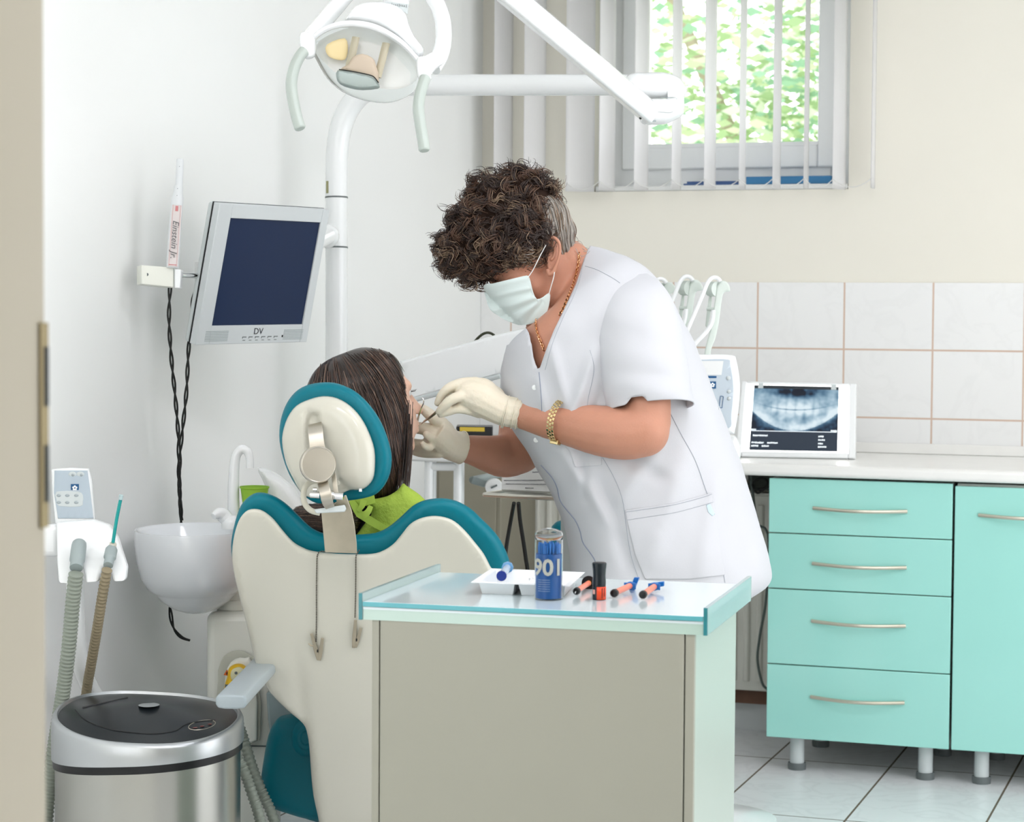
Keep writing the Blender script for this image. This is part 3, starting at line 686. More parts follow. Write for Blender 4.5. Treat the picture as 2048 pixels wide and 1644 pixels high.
top = tb(MB(), .0075, Wd-.0075, .0, Dp-.012, .8582, .8662).build('glass_plate', gplate, ty, bevel=.0008)
# dark cyan front edge of the plate
tb(MB(), .0075, Wd-.0075, -.0012, -.0002, .8585, .866).build('plate_edge', mat('plate_edge', (92, 170, 178), .2), top)
for x0, x1 in ((0, .007), (Wd-.007, Wd)):
    g = tb(MB(), x0, x1, .0, Dp, .836, .880).build('glass_side', gface, ty, bevel=.0006)
    tb(MB(), x0+.0004, x1-.0004, -.0012, -.0002, .836, .880).build('edge', gedge, g)
tb(MB(), .0075, Wd-.0075, .002, .0038, .836, .8575).build('apron', mat('apron_glass', (178, 202, 190), .18, coat=.5), ty)  # green-grey reflection put into the apron's colour
tb(MB(), .0075, Wd-.0075, .0012, .0019, .8535, .8575).build('apron_highlight', mat('apron_lit_line', (222, 234, 236), .15), ty)  # white-lit line under the plate, painted as a pale strip
ZT = .8664
def G(x, y): return on(2, ZT, x, y)          # point on the glass under a pixel
# ------------------------------------------------------------------ canister of micro brushes
c0 = G(1097, 1198); r = .0235; tilt_ = V((0, 0, 1))
cn = thing('brush_canister', c0, 'clear round canister full of blue brushes marked 901', 'canister')
q = (CAM-c0); q.z = 0; q.normalize(); side = V((-q.y, q.x, 0))
shell = MB().lathe(c0, tilt_, [(r-.0005, 0), (r, .001), (r, .100), (r*.99, .1005)], 40, cap=False).build('shell', glassm, cn); addmod(shell, 'SOLIDIFY', thickness=.0008)
lid = MB().lathe(c0+V((0, 0, .1006)), tilt_, [(r+.0003, 0), (r+.0002, .008), (r*.92, .0125), (r*.55, .0165), (.004, .018)], 36, cap=False).build('lid', glassm, cn); addmod(lid, 'SOLIDIFY', thickness=.0008)
bluel = mat('canister_label_blue', (24, 84, 152), .35, noise_amt=.15, noise_scale=40); blueb = mat('brush_blue', (52, 122, 196), .4)
MB().lathe(c0+V((0, 0, .0025)), tilt_, [(r-.0016, 0), (r-.0014, .074)], 36).build('label', bluel, cn)
mb = MB(); rnd = random.Random(5)
for i in range(170):
    a = rnd.uniform(0, 2*PI); rr = (r-.004)*math.sqrt(rnd.random()); b = c0+V((math.cos(a)*rr, math.sin(a)*rr, .0768)); mb.tube([b, b+V((0, 0, rnd.uniform(.013, .019)))], [.0006, .0009], 4)
mb.build('brushes', blueb, cn)
def wrap_text(body, size, z, ang0, m, name, parent, bold=0):
    """lettering bent round the canister"""
    o = text(name, body, m, parent, V((0, 0, 0)), (1, 0, 0), (0, 0, 1), size, .0001, bold=bold)
    off = worldoff(parent); rr = r+.0006
    for v in o.data.vertices:
        p = v.co+off; a = p.x/rr+ang0; d_ = q*math.cos(a)+side*math.sin(a); nz = rr+abs(p.y)
        v.co = V((c0.x, c0.y, c0.z+z+p.z))+d_*nz-off
    o.data.update(); return o
num = mat('print_cream', (226, 226, 214), .5)
wrap_text('901', .038, .054, -.06, num, 'number', cn, bold=.0010)
mb_t = ('Fine applicator', 'Blue applicator', 'Bulk applicator', 'Fine applicators', 'Micro applicator', 'Blue applicators')
for i in range(6): wrap_text('mmm mmmmmm', .0030, .0345-.0037*i, -.35, mat('print_small', (190, 208, 226), .5) if i == 0 else MATS['print_small'], 'small_print', cn)
# ------------------------------------------------------------------ tray
wp = mat('tray_white', (240, 243, 244), .35, sss=0)
ty2 = thing('plastic_tray', G(1050, 1172), 'white compartmented plastic tray on the glass top', 'tray')
hT = .021
A0, A1, A2, A3 = [on(2, ZT+hT, *q_) for q_ in ((953, 1164), (1134, 1171), (1160, 1146), (988, 1139))]
for q_ in (A0, A1, A2, A3): q_.z = ZT
def tr2(u, v, z, g=0): 
    b = A0.lerp(A1, u).lerp(A3.lerp(A2, u), v); return b+V((0, 0, z))
mb = MB()
for u0, u1 in ((0.02, .42), (.46, .98)):
    for vv0, vv1 in ((.02, .98),):
        # open bucket: floor and four sloping walls with thickness
        fl = lambda z, g: [tr2(u0+g, vv0+g*1.6, z), tr2(u1-g, vv0+g*1.6, z), tr2(u1-g, vv1-g*1.6, z), tr2(u0+g, vv1-g*1.6, z)]
        o0, o1, i1, i0 = fl(0, .03), fl(hT, 0), fl(hT, .008), fl(.0012, .036)
        mb.loft([o0, o1, i1, i0], True)
# rim
ri = [tr2(-.05, -.06, hT), tr2(1.04, -.06, hT), tr2(1.05, 1.05, hT), tr2(-.04, 1.05, hT)]; ro = [tr2(.02, .02, hT), tr2(.98, .02, hT), tr2(.98, .98, hT), tr2(.02, .98, hT)]
mb.loft([[v+V((0, 0, .0008)) for v in ri], [v+V((0, 0, .0008)) for v in ro], ro, ri], False, True)
mb.box((.42, .02, hT), (.46, .98, hT+.0008), lambda v: tr2(v.x, v.y, v.z))
mb.build('tray_body', wp, ty2, smooth=30)
# blue and clear syringe barrel lying across the tray
sy = thing('syringe_barrel', G(1010, 1165), 'clear tube with a dark blue end cap and blue collar lying in the white tray', 'syringe')
pa = P(1002, 1152, dep(G(1002, 1185))+.008); pb = P(1014, 1134, dep(G(1014, 1165))+.06)
pa.z = ZT+.026; pb.z = ZT+.026; pa = on(2, ZT+.024, 1003, 1152); pb = on(2, ZT+.026, 1015, 1135)
ax = (pb-pa).normalized()
MB().lathe(pa, ax, [(.0, -.001), (.0088, -.001), (.009, .003), (.0075, .005), (0, .0055)], 24).build('end_cap', mat('cap_navy', (24, 50, 132), .3), sy)
MB().lathe(pa+ax*.006, ax, [(.0065, 0), (.0065, (pb-pa).length-.006)], 20).build('barrel', mat('barrel_clear', (226, 238, 248), .1, trans=.6, ior=1.1), sy)
MB().lathe(pb, ax, [(.0068, -.006), (.0105, -.004), (.0105, .006), (.007, .009), (0, .0092)], 8).build('collar', mat('collar_blue', (110, 168, 216), .25, trans=.3), sy)
# small steel burs in the tray
for i, (x, y, g) in enumerate(((1056, 1166, 'left'), (1064, 1163, 'right'))):
    p = on(2, ZT+.009, x, y)
    o = MB().lathe(p, (0.3, .2+.3*i, 1), [(.0008, -.006), (.0008, .004), (.0018, .005), (.0022, .008), (.0006, .012)], 10).build('dental_bur', chrome)
    tag(o, 'tiny shiny metal bur in the tray beside the canister, the %s of two' % g, 'dental bur', 'metal burs in the white tray')
# bottle
bt = thing('bottle', G(1198, 1199), 'small bottle with a black cap and orange label on the glass top', 'bottle')
c1 = G(1198, 1199); orange = mat('label_orange', (226, 70, 26), .35); capm = mat('cap_black', (14, 24, 30), .3)
B_ = MB().lathe(c1, (0, 0, 1), [(.0108, 0), (.0112, .001), (.0112, .0225), (.0105, .0235), (0, .0236)], 28).build('glass', capm, bt)
q1 = (CAM-c1); q1.z = 0; q1.normalize(); s1 = V((-q1.y, q1.x, 0))
def arc(a0, a1, rr, z0, z1, n=16):
    vs = []; 
    for i in range(n+1):
        a = a0+(a1-a0)*i/n; d_ = q1*math.cos(a)+s1*math.sin(a); vs += [c1+d_*rr+V((0, 0, z0)), c1+d_*rr+V((0, 0, z1))]
    return vs, [(2*i, 2*i+2, 2*i+3, 2*i+1) for i in range(n)]
mb = MB(); mb.add(*arc(-.35, 1.9, .0114, .0008, .0222)); l_ = mb.build('label', orange, B_, fixn=False); addmod(l_, 'SOLIDIFY', thickness=.0003, offset=1)
mb = MB(); mb.add(*arc(.35, .55, .0119, .003, .0205)); mb.add(*arc(.75, .95, .0119, .006, .0205)); l2 = mb.build('label_print', mat('print_darkred', (120, 34, 20), .5), B_, fixn=False)
mb = MB(); mb.add(*arc(-1.1, -.62, .0117, .0100, .0175)); mb.build('label_mark', mat('mark_pink', (214, 160, 150), .5), B_, fixn=False)
MB().lathe(c1+V((0, 0, .0238)), (0, 0, 1), [(.0112, 0), (.0113, .006), (.0106, .016), (.0112, .026), (.0122, .0345), (.0122, .0375), (.0108, .0385), (0, .0387)], 32).build('cap', capm, bt)
# composite syringes
pink = mat('paste_pink', (240, 138, 112), .3); amber = mat('paste_amber', (232, 142, 54), .3); sblue = mat('syringe_blue', (24, 104, 178), .3)
def syringe(tip, tail, m_back, m_tube, label, T_bar=True, disc=False, noz=False, rr=.0052):
    a = on(2, ZT+.0085, *tip); b = on(2, ZT+.012, *tail); L = (b-a).length; ax = (b-a).normalized()
    s = thing('composite_syringe', V((a.x, a.y, ZT)), label, 'syringe', 'dental composite syringes on the glass top' if not disc else None)
    sd = ax.cross(V((0, 0, 1))).normalized(); up = sd.cross(ax)
    MB().lathe(a, ax, [(.0, -.0005), (rr*1.05, 0), (rr*1.35, .002), (rr*1.35, .009), (rr*1.1, .0105), (0, .011)], 10 if not noz else 20).build('cap', black, s)
    if noz: MB().lathe(a-ax*.001, -ax+V((0, 0, -.25)), [(.0016, 0), (.001, .007), (.0, .0075)], 10).build('nozzle', chrome, s)
    MB().lathe(a+ax*.0112, ax, [(rr, 0), (rr, L*.44)], 20).build('barrel', m_tube, s)
    p = a+ax*(.0112+L*.44)
    if disc:
        MB().lathe(p, ax, [(0, 0), (.0125, 0), (.0128, .001), (.0125, .0022), (0, .0023)], 28).build('finger_disc', black, s)
        MB().lathe(p-ax*.004, ax, [(rr*1.03, 0), (rr*1.03, .0039)], 16).build('collar', amber, s)
        MB().lathe(p+ax*.0024, ax, [(.003, 0), (.003, .02), (.006, .021), (.006, .023), (0, .0232)], 16).build('plunger', black, s)
    else:
        mb = MB(); mb.obox(p+ax*.002, ax*.0018, sd*.0105, up*.0055); mb.lathe(p+ax*.0005, ax, [(rr*1.3, 0), (rr*1.45, .004), (rr*1.15, .011), (rr*.9, .014)], 16)
        mb.build('finger_grip', sblue, s, bevel=.0008)
        mb = MB(); mb.lathe(p+ax*.0145, ax, [(rr*.8, 0), (rr*.85, .012)], 14); e = p+ax*.028
        mb.obox(e, ax*.0032, (sd*(.9 if T_bar else .35)+up*(.15 if T_bar else .9)).normalized()*.0125, up*.0042 if T_bar else sd*.0045)
        mb.build('plunger', sblue, s, bevel=.0012)
    return s
syringe((1227, 1187), (1290, 1158), sblue, pink, 'blue and pink syringe lying just right of the black and orange bottle', T_bar=False)
syringe((1285, 1190), (1330, 1158), sblue, pink, 'blue and pink syringe farthest right on the glass top')
syringe((1152, 1183), (1202, 1150), black, pink, 'pink syringe with a round black finger disc beside the black capped bottle', disc=True, noz=True, rr=.0046)
# ================================================================== BIN
bn = thing('waste_bin', (*P(297, 1440, 4.42).xy, 0), 'oval brushed steel sensor bin with a black lid at lower left', 'bin')
binm = mat('bin_steel', (176, 176, 170), .26, metal=1, noise_amt=.05, noise_scale=2); sat = mat('bin_collar', (186, 190, 192), .34, metal=.85)
lidm = mat('bin_lid_black', (28, 33, 37), .3)
D0 = 4.42; s0 = D0/F; cx, cy = P(297, 1440, D0).xy
rx, ry = .190, .185; vx = V((RT.x, RT.y, 0)).normalized(); vy = V((-vx.y, vx.x, 0))
a_ = math.radians(-4); vx, vy = vx*math.cos(a_)+vy*math.sin(a_), vy*math.cos(a_)-vx*math.sin(a_)
bz = lambda y, dd=0: P(297, y, D0+dd).z
def ov(t, k, z): 
    ct, st_ = math.cos(t), math.sin(t); e = .86
    return V((cx, cy, 0))+vx*(rx*k*math.copysign(abs(ct)**e, ct))+vy*(ry*k*math.copysign(abs(st_)**e, st_))+V((0, 0, z))
NS = 72; TT = [2*PI*i/NS for i in range(NS)]
# height of the collar's top edge: high at the two ends? the lid is a saddle: front and back dip, ends rise
ztop = lambda t: .5225-.0115*math.cos(t)+.0185*math.sin(t)+.004*math.cos(2*t)
zband = lambda t: .447+.013*math.cos(t)
zlow = .470
mb = MB(); mb.loft([[ov(t, .965, .012) for t in TT], [ov(t, .965, zband(t)-.008) for t in TT]]); mb.build('body', binm, bn, smooth=50)
mb = MB(); mb.loft([[ov(t, .985, zband(t)-.0078) for t in TT], [ov(t, .99, zband(t)+.008) for t in TT]]); mb.build('black_band', black, bn, smooth=50)
mb = MB(); R_ = []
for k, dz in ((1.0, None), (1.002, -.03), (.995, -.008), (.975, 0), (.94, .001), (.925, -.006)):
    R_.append([ov(t, k, (zband(t)+.0082) if dz is None else ztop(t)+dz) for t in TT])
mb.loft(R_, False); mb.build('collar', sat, bn, smooth=60)
mb = MB(); R_ = [[ov(t, .93, ztop(t)-.0045) for t in TT]]
for k in (.8, .6, .4, .2, .02): R_.append([ov(t, k, ztop(t)*k/.93+(1-k/.93)*.553-.004+.004*math.sin(PI*k/.93)) for t in TT])
mb.loft(R_, True); ld = mb.build('lid', lidm, bn, smooth=60)
bb = bvh_of(ld)
def onlid(l, r_, closed=False, off=.0004, k=5):
    pts = smooth_path([hit(bb, x, y, 0) or P(x, y, D0) for x, y in l], k, closed); mb = MB(); mb.tube([p+V((0, 0, off)) for p in pts], r_, 6, closed=closed); return mb
gr = mat('lid_groove', (12, 14, 16), .5)
onlid([(150, 1420), (170, 1440), (215, 1458), (270, 1466), (310, 1468), (350, 1462), (370, 1450), (395, 1444), (430, 1441)], .0013).build('lid_seam', gr, ld)
onlid([(165, 1416), (205, 1407), (255, 1396)], .002).build('hinge_slot', gr, ld)
e0 = hit(bb, 298, 1412, 0)+V((0, 0, .0022)); mb = MB(); mb.ell(e0, vx*.021, vy*.024, V((0, 0, .0018)), 24, 6); mb.build('logo_plate', sat, ld)
e0 = hit(bb, 404, 1453, .0003) or ov(-.9, .75, .56)
mb = MB(); tt = [2*PI*i/28 for i in range(28)]; mb.tube([hit(bb, 404+27*math.cos(t), 1453-3-9*math.sin(t)-.16*27*math.cos(t), .0006) or e0 for t in tt], .0008, 6, closed=True); mb.build('sensor_ring', satin, ld)
mb = MB()
for x, y in ((390, 1457), (404, 1454), (419, 1450)): mb.ell(hit(bb, x, y-2, .0005) or e0, vx*.005, vy*.006, V((0, 0, .0005)), 12, 4)
mb.build('button', mat('button_red', (120, 60, 56), .4), ld)
# ================================================================== SPITTOON UNIT
un = thing('cuspidor_unit', (*P(490, 1400, 5.12).xy, 0), 'white spittoon unit with a round bowl and rinse spout beside the wall', 'dental unit')
unm = mat('unit_shell', (238, 240, 230), .3, coat=.3)
ux0, ux1 = P(412, 1400, 5.02), P(545, 1400, 5.02); nY2 = V((-math.sin(_y), math.cos(_y), 0)).normalized(); vX = V((math.cos(_y), math.sin(_y), 0))
bx = lambda x, y, z: V((ux0.x, ux0.y, 0))+vX*x+nY2*y+V((0, 0, z))
wU = (ux1-ux0).length; zT = P(450, 1224, 5.02).z
mb = MB(); mb.box((0, 0, 0.0), (wU, .2, zT), lambda v: bx(v.x, v.y, v.z)); ub = mb.build('body', unm, un, bevel=.02, bseg=4)
# arched niche: a raised arch frame with a set-back pocket
mb = MB(); arch = [(436, 1480), (436, 1360), (438, 1335), (448, 1312), (465, 1302), (485, 1302), (502, 1312), (512, 1330), (520, 1480)]
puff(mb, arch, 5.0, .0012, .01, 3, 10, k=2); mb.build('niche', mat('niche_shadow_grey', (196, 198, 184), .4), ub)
mb = MB(); puff(mb, [(448, 1480), (449, 1370), (455, 1335), (470, 1318), (490, 1316), (506, 1330), (514, 1480)], 4.985, .006, .01, 6, 10, k=2); mb.build('niche_panel', unm, ub)
yel = mat('canister_yellow', (238, 192, 32), .35)
mb = MB(); puff(mb, [(455, 1352), (458, 1336), (470, 1328), (484, 1328), (494, 1336), (497, 1350), (492, 1362), (496, 1372), (482, 1380), (452, 1380), (450, 1368)], 4.965, .02, .012, 8, 6); cnn = mb.build('filter_canister', yel, ub)
mb = MB(); puff(mb, [(461, 1348), (466, 1338), (480, 1334), (492, 1345), (490, 1358), (478, 1364), (464, 1360)], 4.943, .006, .002, 6, 6); mb.build('canister_cap', mat('canister_cream', (226, 222, 180), .4), cnn)
MB().lathe(P(472, 1346, 4.936), N, [(.0, 0), (.0035, 0), (.003, .002), (0, .002)], 12).build('canister_hole', greyd, cnn)
mb = MB(); slabpx(mb, [(450, 1369), (480, 1369), (478, 1388), (450, 1388)], 4.945, .02); mb.build('canister_base', greyd, cnn)
mb = MB(); slabpx(mb, [(447, 1350), (459, 1352), (454, 1339)], 4.976, .0015); ws = mb.build('warning_sticker', mat('sticker_orange', (214, 100, 24), .4), ub)
mb = MB(); slabpx(mb, [(452.5, 1349), (454.5, 1349), (455, 1344), (453, 1344)], 4.9745, .001); mb.build('warning_mark', black, ws)
mb = MB(); mb.box((.0, -.0012, .338), (wU, -.0002, .341), lambda v: bx(v.x, v.y, v.z)); mb.build('seam', greyd, ub)
# collar under the bowl and bowl
c_ = P(470, 1205, 5.08); mb = MB().lathe(V((c_.x, c_.y, zT+.0005)), (0, 0, 1), [(.045, 0), (.045, .022), (.042, .024), (.042, .10)], 28); mb.build('swivel_collar', unm, un)
sB = 5.0/F; bc = P(392, 1062, 5.0); prof = [(122, 0), (121, -30), (117, -60), (109, -92), (97, -113), (84, -122), (79, -127), (70, -138), (48, -154), (24, -163), (.5, -165)]
ins = [(118, 4), (114, -2), (104, -30), (80, -70), (40, -95), (.5, -100)]
bx_, by_ = RT.copy(), V((-RT.y, RT.x, 0)); 
mb = MB(); L_ = [[bc+RT*(r_*sB*math.cos(2*PI*k/48))+nY2*(r_*sB*1.15*math.sin(2*PI*k/48))+V((0, 0, h*sB)) for k in range(48)] for r_, h in list(reversed(prof))+[(121, 4)]+ins]
mb.loft(L_, True); bwl = mb.build('bowl', mat('bowl_white', (240, 244, 247), .12, coat=.6), un, smooth=60)
mb = MB(); tubepx(mb, [(455, 1040, 5.0), (446, 1030, 5.0), (437, 1027, 4.99), (427, 1033, 4.98)], [.016, .017, .013, .008], seg=14); mb.lathe(P(462, 1048, 5.0), (0, 0, 1), [(.022, -.01), (.022, .004), (.018, .012), (.012, .02)], 20)
mb.build('bowl_spout', enamel, bwl)
mb = MB(); tubepx(mb, [(468, 1045, 5.08), (467, 990, 5.08), (468, 940, 5.08), (472, 912, 5.08), (482, 899, 5.08), (494, 902, 5.08), (499, 916, 5.08), (500, 936, 5.08)], [.014, .0135, .012, .011, .011, .01, .009, .009], seg=16); mb.build('cup_filler', enamel, un)
mb = MB(); puff(mb, [(515, 936), (540, 940), (565, 955), (590, 980), (606, 1010), (610, 1060), (600, 1222), (450, 1222), (455, 1120), (470, 1050), (500, 1046), (540, 1044), (538, 1010), (530, 970)], 5.18, .04, .05, 16, 12, k=3); mb.build('water_unit', enamel, un, smooth=50)
cupm = mat('cup_green', (168, 214, 84), .3, trans=.25, ior=1.1)
cc_ = P(509, 1044, 5.08); zc = P(509, 974, 5.08).z
o = MB().lathe(V((cc_.x, cc_.y, zc-.075)), (0, 0, 1), [(.0, 0), (.023, 0), (.0325, .072), (.0345, .073), (.0345, .077), (.0325, .077), (.022, .002), (0, .002)], 28).build('cup', cupm)
tag(o, 'lime green plastic cup under the white cup filler spout', 'cup')
MB().lathe(V((cc_.x, cc_.y, zc-.083)), (0, 0, 1), [(.036, 0), (.038, .006), (0, .0065)], 24).build('cup_stand', enamel, un)
# ------------------------------------------------------------------ suction holder at the left
su = thing('suction_console', (*P(160, 1300, 4.62).xy, 0), 'white suction holder with a small keypad and two hose cradles at far left', 'dental unit')
mb = MB(); puff(mb, [(103, 938), (140, 935), (178, 937), (184, 960), (191, 1042), (150, 1052), (111, 1048), (105, 990)], tilt(4.62, 140, 1040, 0, -.0003), .008, .016, 5, 12, k=1, sharp=True); pk = mb.build('keypad_panel', enamel, su, smooth=40)
mb = MB(); pl_ = tilt(4.611, 140, 1040, 0, -.0003); puff(mb, [(109, 941), (175, 941), (179, 970), (187, 1037), (116, 1037), (108, 985)], pl_, .001, .001, 2, 14, k=1, sharp=True); kf = mb.build('keypad', mat('keypad_grey', (180, 194, 204), .4), pk, smooth=40)
emblem(pl_(150, 976)+N*.001, RT, UP, 8*4.61/F, kf)
mb = MB()
for x, y in ((145, 949), (161, 949)): mb.ell(pl_(x, y)+N*.001, RT*.0085, UP*.0065, N*.0015, 14, 6)
puff(mb, [(113, 983), (155, 983), (166, 990), (166, 1005), (160, 1013), (118, 1012), (113, 1000)], lambda x, y: pl_(x, y)+N*.0012, .0006, .0003, 2, 14, k=2); mb.build('button_pad', greyl, kf)
mb = MB()
for x in (118, 135, 153):
    for y in (991, 1005): mb.ell(pl_(x, y)+N*.002, RT*.0048, UP*.0034, N*.0015, 12, 6)
for x, y in ((146, 950), (163, 950)): mb.ell(pl_(x, y)+N*.0028, RT*.003, UP*.003, N*.001, 10, 4)
mb.build('button', mat('button_silver', (170, 180, 184), .3, metal=.3), kf)
D1 = 4.58; body_ = [(111, 1044), (188, 1039), (218, 1050), (234, 1075), (242, 1100), (253, 1134), (250, 1162), (226, 1164), (222, 1148), (218, 1132), (204, 1132), (200, 1148), (196, 1164), (170, 1166), (168, 1148), (164, 1132), (146, 1132), (142, 1148), (139, 1168), (116, 1166), (113, 1120)]
def bodpl(x, y): return P(x, y, D1-(y-1040)*.0011)
mb = MB(); pts = [bodpl(*q) for q in body_]; mb.prism(pts, FWD*.03); mb.build('holder', enamel, su, bevel=.006, bseg=3)
mb = MB(); mb.obox(P(90, 1080, 4.60), RT*.036, UP*.034, N*.03); mb.build('mounting_arm', enamel, su, bevel=.012, bseg=3)
mb = MB(); tubepx(mb, [(150, 1160, 4.60), (152, 1240, 4.60), (158, 1310, 4.62), (175, 1365, 4.66), (215, 1430, 4.72), (290, 1500, 4.8), (370, 1560, 4.88)], .019, seg=18); mb.build('support_tube', enamel, su)
def hose(name, lst, r, m, label, pitch=.006, group=None, dome=None):
    p = smooth_path(W3(lst), 8); pts = [p[0]]; seglen = 0; out = []; acc = 0
    for i in range(1, len(p)):
        L = (p[i]-p[i-1]).length; n = max(1, int(L/(pitch/3)))
        for j in range(n): out.append(p[i-1].lerp(p[i], j/n))
    rr = [r*(1 if (i % 4) in (0, 1) else .84) for i in range(len(out))]
    mb = MB(); mb.tube(out, rr, 14); t = thing(name, V((out[-1].x, out[-1].y, out[-1].z)), label, 'hose', group)
    mb.build('corrugated_tube', m, t, smooth=40); return t
hg = mat('hose_grey', (150, 158, 146), .5); hb = mat('hose_brownish', (150, 138, 112), .5, noise_amt=.1, noise_scale=12)
h1 = hose('suction_hose', [(152, 1148, 4.44), (146, 1200, 4.46), (137, 1300, 4.49), (124, 1400, 4.52), (108, 1500, 4.55), (94, 1620, 4.56), (84, 1760, 4.5)], 15*4.5/F, hg, 'thick grey corrugated suction hose hanging at the far left')
mb = MB(); ax = (P(151, 1148, 4.44)-P(159, 1084, 4.50)).normalized(); mb.lathe(P(159, 1084, 4.50), ax, [(.008, .012), (.0095, .001), (.0115, 0), (.0145, .004), (.0155, .012), (.0158, .05), (.0135, .054), (.0135, .07)], 24, cap=True); mb.build('suction_nozzle', greyp, h1)
h2 = hose('suction_hose', [(214, 1140, 4.44), (205, 1190, 4.47), (194, 1260, 4.52), (182, 1330, 4.58), (172, 1390, 4.64), (160, 1500, 4.70), (150, 1700, 4.72)], 10.5*4.5/F, hb, 'thin brownish corrugated suction hose right of the thick grey one')
mb = MB(); ax = (P(214, 1140, 4.44)-P(224, 1092, 4.49)).normalized(); mb.lathe(P(224, 1094, 4.49), ax, [(.0, 0), (.0085, 0), (.0125, .008), (.0128, .03), (.010, .034), (.010, .052)], 22); mb.build('suction_nozzle', greyp, h2)
mb = MB(); mb.lathe(P(225, 1093, 4.487), (P(225, 1093, 4.487)-P(223, 1102, 4.49))*1, [(.0075, 0), (.0075, .006), (.007, .008), (0, .008)], 18); mb.build('collar', mat('collar_ivory', (224, 220, 204), .4), h2)
ej = thing('saliva_ejector', P(226, 1085, 4.48), 'thin turquoise saliva ejector tube standing in the thin suction hose', 'saliva ejector')
mb = MB(); tubepx(mb, [(226, 1085, 4.481), (233, 1040, 4.47), (241, 1000, 4.46)], .0036, seg=12); mb.build('tube', mat('ejector_teal', (0, 160, 156), .25, coat=.4), ej)
mb = MB(); tubepx(mb, [(241.1, 999, 4.4598), (242.5, 990, 4.458)], [.0042, .0044], seg=12); mb.build('tip', mat('ejector_tip', (214, 234, 236), .15, trans=.5, ior=1.1), ej)
for lst, lab in (([(474, 1440, 4.78), (487, 1478, 4.78), (503, 1530, 4.77), (522, 1580, 4.76), (548, 1640, 4.75), (565, 1720, 4.74)], 'upper grey corrugated hose running from behind the bin towards the chair base'),
                 ([(462, 1500, 4.70), (485, 1535, 4.70), (505, 1590, 4.69), (520, 1640, 4.69), (530, 1720, 4.69)], 'lower grey corrugated hose running from behind the bin to the floor')):
    hose('unit_hose', lst, 11.5*4.7/F, hg, lab)
# ================================================================== OPERATING LIGHT ON ITS POLE
ol = thing('operating_light', (*P(672, 1200, 5.4).xy, P(672, 1190, 5.4).z), 'white dental lamp with two handles on a jointed arm above the patient', 'dental lamp')
DP = 5.75
mb = MB(); tubepx(mb, [(670, 1632, DP), (672, 1000, DP), (673, 700, DP), (673, 520, DP), (673, 430, DP), (673, 360, DP), (674, 310, DP), (681, 258, 5.745), (699, 215, 5.735), (728, 184, 5.72), (765, 172, 5.70), (820, 170, 5.67), (1000, 170, 5.57), (1200, 170, 5.45), (1300, 170, 5.38)], [.0293]*10+[.0285, .028, .0273, .0264, .026], k=6, seg=28); bq = P(670, 1632, DP); mb.lathe((bq.x, bq.y, .001), (0, 0, 1), [(.05, 0), (.05, .012), (.04, .03), (.03, .06)], 28)
pole = mb.build('pole', enamel, ol)
for y in (395, 495): MB().tube([P(673, y-1.5, DP), P(673, y+1.5, DP)], .0303, 28).build('pole_seam', greyd, pole)
mb = MB(); slabpx(mb, [(652, 362), (657, 362), (657, 386), (652, 386)], DP-.022, .012); mb.build('screw_slot', mat('olive_mark', (150, 150, 110), .5), pole)
# joint housing
mb = MB(); puff(mb, [(1255, 150), (1290, 146), (1325, 145), (1352, 152), (1366, 165), (1368, 195), (1250, 195), (1240, 190)], 5.36, .032, .04, 16, 8, k=2)
puff(mb, [(1282, 205), (1300, 198), (1330, 198), (1345, 196), (1367, 197), (1367, 228), (1350, 240), (1330, 248), (1290, 249), (1280, 240), (1277, 222)], 5.33, .032, .04, 14, 8, k=2)
mb.obox(P(1350, 195, 5.36), RT*.02, UP*.02, N*.03)
j = mb.build('joint_housing', enamel, ol, smooth=50)
mb = MB(); tubepx(mb, [(1322, 195.5, 5.322), (1345, 195, 5.322), (1366, 197, 5.33)], .0009, seg=6); tubepx(mb, [(1282, 223, 5.3), (1320, 224, 5.295), (1342, 225, 5.298), (1352, 215, 5.3), (1353, 197, 5.305)], .0006, seg=6); mb.build('housing_seam', greyp, j)
mb = MB(); mb.obox(P(1307, 242, 5.297), RT*.006, UP*.002, N*.001); mb.build('latch', greyp, j)
MB().ball(P(1281, 236, 5.298), .0035, 8, 6).build('stop_screw', rubber, j)
# spring arm: rectangular tube rising to the left towards the lamp head
a0, a1 = P(1296, 222, 5.31), P(960, -60, 4.85); ax = (a1-a0).normalized(); sd = ax.cross(FWD).normalized(); dn_ = ax.cross(sd).normalized()
mb = MB(); wv_ = .0255; dv = .026
def arm_ring(c): 
    pts = [(-1, -.2), (-.8, -1), (.8, -1), (1, -.75), (1, .75), (.8, 1), (-.8, 1), (-1, .5)]
    return [c+sd*(a*wv_)+dn_*(b*dv) for a, b in pts]
mb.loft([arm_ring(a0-ax*.01), arm_ring(a1)]); sa = mb.build('spring_arm', enamel, ol, bevel=.003)
# pivot down to the yoke (above the picture)
a2 = P(800, -70, 4.5)
mb = MB(); mb.tube(smooth_path([a1-ax*.03, a1+V((-.04, -.06, .01)), a2+V((0, 0, .03)), a2], 5), .022, 16); mb.build('swivel', enamel, ol)
DL = 4.38
grn = mat('yoke_grey_green', (184, 194, 187), .35)
mb = MB()
yk = [(612, 84), (628, 66), (652, 38), (676, 10), (700, -18), (735, -45), (775, -55), (815, -48), (850, -25), (872, 5), (885, 40), (887, 80), (880, 110), (866, 134)]
mb.tube(smooth_path(W3([(x, y, DL+.03+.05*math.sin(PI*i/13)) for i, (x, y) in enumerate(yk)]), 5), .0165, 18, flat=1.5, hint=FWD)
yo = mb.build('yoke', enamel, ol)
mb = MB(); mb.lathe(P(792, -50, DL+.07), -UP, [(.02, 0), (.027, .01), (.027, .062), (.024, .066), (0, .066)], 24); hub = mb.build('hub', enamel, ol)
